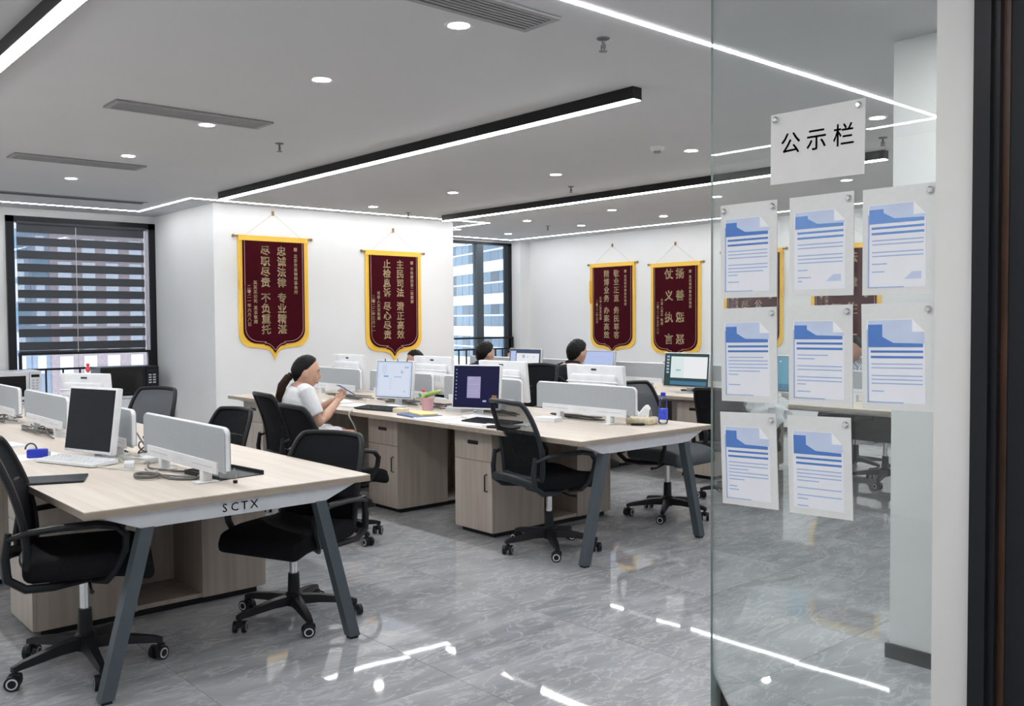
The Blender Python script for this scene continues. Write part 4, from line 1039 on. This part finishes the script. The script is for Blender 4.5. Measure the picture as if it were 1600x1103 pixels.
def person(label, loc, deg, P):
    t = thing('person', label, 'person', loc, R(deg))
    z0 = P.get('z', 0.0); lean = P.get('lean', .06); sk = P.get('skin', 'skin'); vox = P.get('vox', .009)
    sw = P.get('w', 1.0)
    def sp(z): return lean*((z-.55)/.38)**1.3 if z > .55 else 0
    def pt(y, z, dx=0): return Vector((sp(z)+dx, y, z+z0*max(0, (z-.55))/.38))
    spine = [pt(0, .49), pt(0, .55), pt(0, .63), pt(0, .74), pt(0, .83), pt(0, .90), pt(0, .945)]
    wid = [.12, .165, .150, .150, .165, .150, .07]; flt = [.8, .75, .72, .70, .66, .60, .75]
    wid = [a*sw for a in wid]
    sh = pt(0, .895); neck = pt(0, .93)
    hc = Vector(P['head']); M = Matrix.Translation(hc) @ Matrix.Rotation(R(P.get('hyaw', 0)), 4, 'Z') @ Matrix.Rotation(R(P.get('hpitch', 12)), 4, 'Y') @ Matrix.Scale(P.get('hs', 1.0), 4)
    arms = []
    for s in (-1, 1):
        el = Vector(P['elbow']); wr = Vector(P['wrist']); el.y *= s; wr.y *= s
        arms.append((sh+Vector((0, s*.155*sw, -.005)), el, wr, s))
    b = MB()
    b.tube(spine, wid, 18, flat=flt)
    b.tube([neck-Vector((0, 0, .05)), neck+Vector((.004, 0, .02)), hc+Vector((-.02, 0, -.075)), hc+Vector((-.01, 0, -.03))], [.060, .050, .050, .048], 14)
    closed_grid(b, head_point, 56, 44, M)
    for s in (-1, 1): b.ball((0, 0, 0), .018, .009, .030, M=M @ Matrix.Translation((-.006, s*.078, -.008)))
    for (a, e, w_, s) in arms:
        b.tube([a+Vector((0, -s*.05, .01)), a, a.lerp(e, .5), e, e.lerp(w_, .35), w_], [.055, .054, .044, .037, .038, .026], 12)
        d = (w_-e).normalized(); sd = Vector((0, s, 0)); sd = (sd-d*sd.dot(d)).normalized(); up = sd.cross(d)*s
        if up.z < 0: up = -up
        c = w_+d*.045
        b.tube([w_, w_+d*.03, w_+d*.075, w_+d*.09], [.024, .034, .036, .028], 10, flat=.55)
        for i, (oy, ln) in enumerate(((-.027, .062), (-.009, .072), (.009, .068), (.026, .054))):
            base = w_+d*.078+sd*(-oy)
            b.tube([base, base+d*ln*.45+up*.004, base+d*ln*.75+up*.022-sd*.010, base+d*ln*.75+up*.040-sd*.022], [.0095, .009, .0085, .0075], 8)
        base = w_+d*.03-sd*.022
        b.tube([base, base+d*.025-sd*.020+up*.012, base+d*.055-sd*.022+up*.026], [.012, .0105, .009], 8)
    for s in (-1, 1):
        b.tube([(0, s*.085, .56), (.20, s*.10, .565), (.42, s*.105, .555), (.44, s*.105, .50)], [.085, .078, .060, .056], 12)
        b.tube([(.43, s*.105, .53), (.43, s*.105, .34), (.41, s*.105, .10)], [.056, .054, .036], 12)
        b.tube([(.38, s*.105, .05), (.44, s*.105, .045), (.55, s*.11, .03)], [.034, .036, .026], 10)
    link('body', fuse(b, [sk], vox), t)
    # clothes
    c = MB(); c.tube(spine[:6]+[pt(0, .925)], [x*1.08+.008 for x in wid[:6]]+[.085*sw], 18, flat=[f*1.04 for f in flt])
    for (a, e, w_, s) in arms:
        if P.get('sleeve', 'short') == 'short': c.tube([a+Vector((0, -s*.07, .012)), a+Vector((0, 0, .004)), a.lerp(e, .35), a.lerp(e, .72)], [.064, .068, .063, .060], 14)
        else: c.tube([a+Vector((0, -s*.07, .012)), a+Vector((0, 0, .004)), a.lerp(e, .5), e, e.lerp(w_, .5), e.lerp(w_, .94)], [.064, .069, .060, .052, .046, .036], 14)
    if not P.get('pony'): c.tube([neck+Vector((0, 0, -.07)), neck+Vector((0, 0, -.025)), neck+Vector((.008, 0, .045))], [.15, .115, .066], 16, flat=[.7, .8, 1.0])
    link('shirt', fuse(c, [P['shirt']], vox+.001, 6), t)
    c = MB(); c.tube([(0, 0, .485), (0, 0, .55), (0, 0, .62)], [.13, .178, .165], 18, flat=.78)
    for s in (-1, 1):
        if P.get('shorts'): c.tube([(0, s*.085, .56), (.20, s*.10, .565), (.33, s*.105, .56)], [.098, .092, .086], 14)
        else:
            c.tube([(0, s*.085, .56), (.20, s*.10, .565), (.42, s*.105, .555), (.445, s*.105, .50)], [.098, .090, .073, .068], 14)
            c.tube([(.435, s*.105, .55), (.435, s*.105, .34), (.415, s*.105, .09)], [.070, .066, .056], 14)
    link('trousers', fuse(c, [P.get('trousers', 'trousers_dark')], .012, 4), t)
    for s in (-1, 1):
        m = MB(); m.tube([(.365, s*.105, .05), (.42, s*.105, .052), (.50, s*.108, .04), (.575, s*.112, .028)], [.036, .045, .043, .028], 12)
        m.box(.34, .58, s*.105-.036, s*.105+.036, .002, .016)
        m.build('shoe', 'shoe', t, True)
    # hair and face
    long = P.get('pony', False); k1 = .075 if long else P.get('hair', .10)
    def hair(d):
        v = .95*(-d.x)+.8*d.z+(-.04 if long else .06)
        q = max(0, min(1, v/.24)); q = q*q*(3-2*q)
        n = (.010 if long else .055)*noise.noise(d*(5 if long else 7.5)+Vector((loc[0], loc[1], 0)))
        return head_point(d)*(.94+(k1+.06+n)*q)
    h = MB(); closed_grid(h, hair, 60, 44, M); hr = h.build('hair', 'hair', t, True)
    if long:
        q = [(-.088, 0, -.035), (-.112, 0, -.055), (-.140, 0, -.12), (-.145, 0, -.20), (-.130, 0, -.27)]
        MB().tube([M @ Vector(p) for p in q], [.022, .030, .034, .028, .010], 12).build('ponytail', 'ponytail_hair', hr, True)
        MB().lathe([(.026, -.008), (.03, 0), (.026, .008)], 12, M @ Matrix.Translation((-.100, 0, -.046)) @ Matrix.Rotation(R(60), 4, 'Y')).build('hair_tie', 'plastic_black', hr, True)
    ey = MB(); ir = MB(); br = MB()
    for s in (-1, 1):
        ey.ball((0, 0, 0), .0085, .0115, .0055, M=M @ Matrix.Translation((.0745, s*.031, .007)))
        ir.ball((0, 0, 0), .0045, .0055, .0058, M=M @ Matrix.Translation((.0795, s*.031, .007)))
        br.tube([M @ Vector((.087, s*.016, .030)), M @ Vector((.086, s*.032, .035)), M @ Vector((.076, s*.048, .031))], [.003, .004, .002], 6)
    e = ey.build('eyes', 'eye_white', t, True); ir.build('irises', 'hair', e, True); br.build('eyebrows', 'hair', t, True)
    MB().tube([M @ Vector((.083, -.022, -.057)), M @ Vector((.0945, -.008, -.055)), M @ Vector((.0955, 0, -.056)), M @ Vector((.0945, .008, -.055)), M @ Vector((.083, .022, -.057))], [.002, .0055, .005, .0055, .002], 8).build('lips', 'lips', t, True)
    if P.get('glasses'):
        g = MB()
        for s in (-1, 1):
            g.tube([M @ Vector((.098, s*.033+.021*math.cos(a*R(30)), .006+.016*math.sin(a*R(30)))) for a in range(12)], .0017, 5, closed=True)
            g.tube([M @ Vector((.096, s*.054, .01)), M @ Vector((.05, s*.082, .01)), M @ Vector((-.01, s*.086, .008))], .0015, 5)
        g.build('glasses', 'plastic_black', t)
    return t
person('woman with a low ponytail and white tee, looking at a phone', (3.375, 6.34, 0), -10, dict(hyaw=-18, lean=.055, z=.03, hs=1.09, head=(.095, 0, 1.062), hpitch=12, shirt='tee_white', elbow=(.135, .195, .69), wrist=(.33, .045, .835), pony=True, shorts=True, trousers='shorts_white', vox=.0065, w=.95))
person('man in a black shirt turned away, working at the far desk', (6.19, 6.27, 0), -4, dict(lean=.09, z=.085, hs=1.08, head=(.15, 0, 1.13), hpitch=16, shirt='shirt_black', sleeve='long', elbow=(.22, .27, .72), wrist=(.48, .13, .78), collar=True, w=1.22))
person('short-haired man seen from behind before the tower window', (6.19, 7.62, 0), -6, dict(lean=.07, z=.04, hs=1.08, head=(.12, 0, 1.09), hpitch=14, shirt='shirt_navy', elbow=(.20, .25, .70), wrist=(.47, .12, .77), w=1.05, hair=.11))
person('person with dark hair mostly hidden behind the web-page monitor', (8.28, 9.22, 0), 180, dict(lean=.08, z=-.02, head=(.13, 0, .955), hpitch=20, shirt='shirt_black', elbow=(.20, .24, .70), wrist=(.46, .12, .77), skin='skin_dark', hair=.12))
person('man hidden behind a white monitor back, only hair and cheek showing', (5.50, 7.60, 0), 178, dict(lean=.06, z=-.02, head=(.10, 0, 1.035), hpitch=12, shirt='shirt_navy', elbow=(.20, .25, .69), wrist=(.44, .12, .77), skin='skin_dark'))
person('man in a checked shirt glimpsed between two notices', (8.36, 4.44, 0), 178, dict(lean=.07, z=.09, hs=1.06, head=(.13, 0, 1.15), hpitch=12, shirt='check_shirt', elbow=(.20, .26, .72), wrist=(.46, .12, .78), collar=True, skin='skin_dark', w=1.1))
mp_ = thing('mobile_phone', 'dark blue mobile phone held by the woman', 'phone', (3.375+.40, 6.34-.085, .918), R(-10))
mp_.rotation_euler = (0, R(-58), R(-10))
MB().rbox(-.006, .003, -.037, .037, -.075, .075, .004).build('phone_body', 'phone_blue', mp_, True)
MB().box(-.0066, -.0059, -.034, .034, -.070, .070).build('phone_screen', 'scr_grey', mp_)
MB().rbox(.003, .005, .008, .03, .04, .068, .003).build('camera_bump', 'plastic_black', mp_)
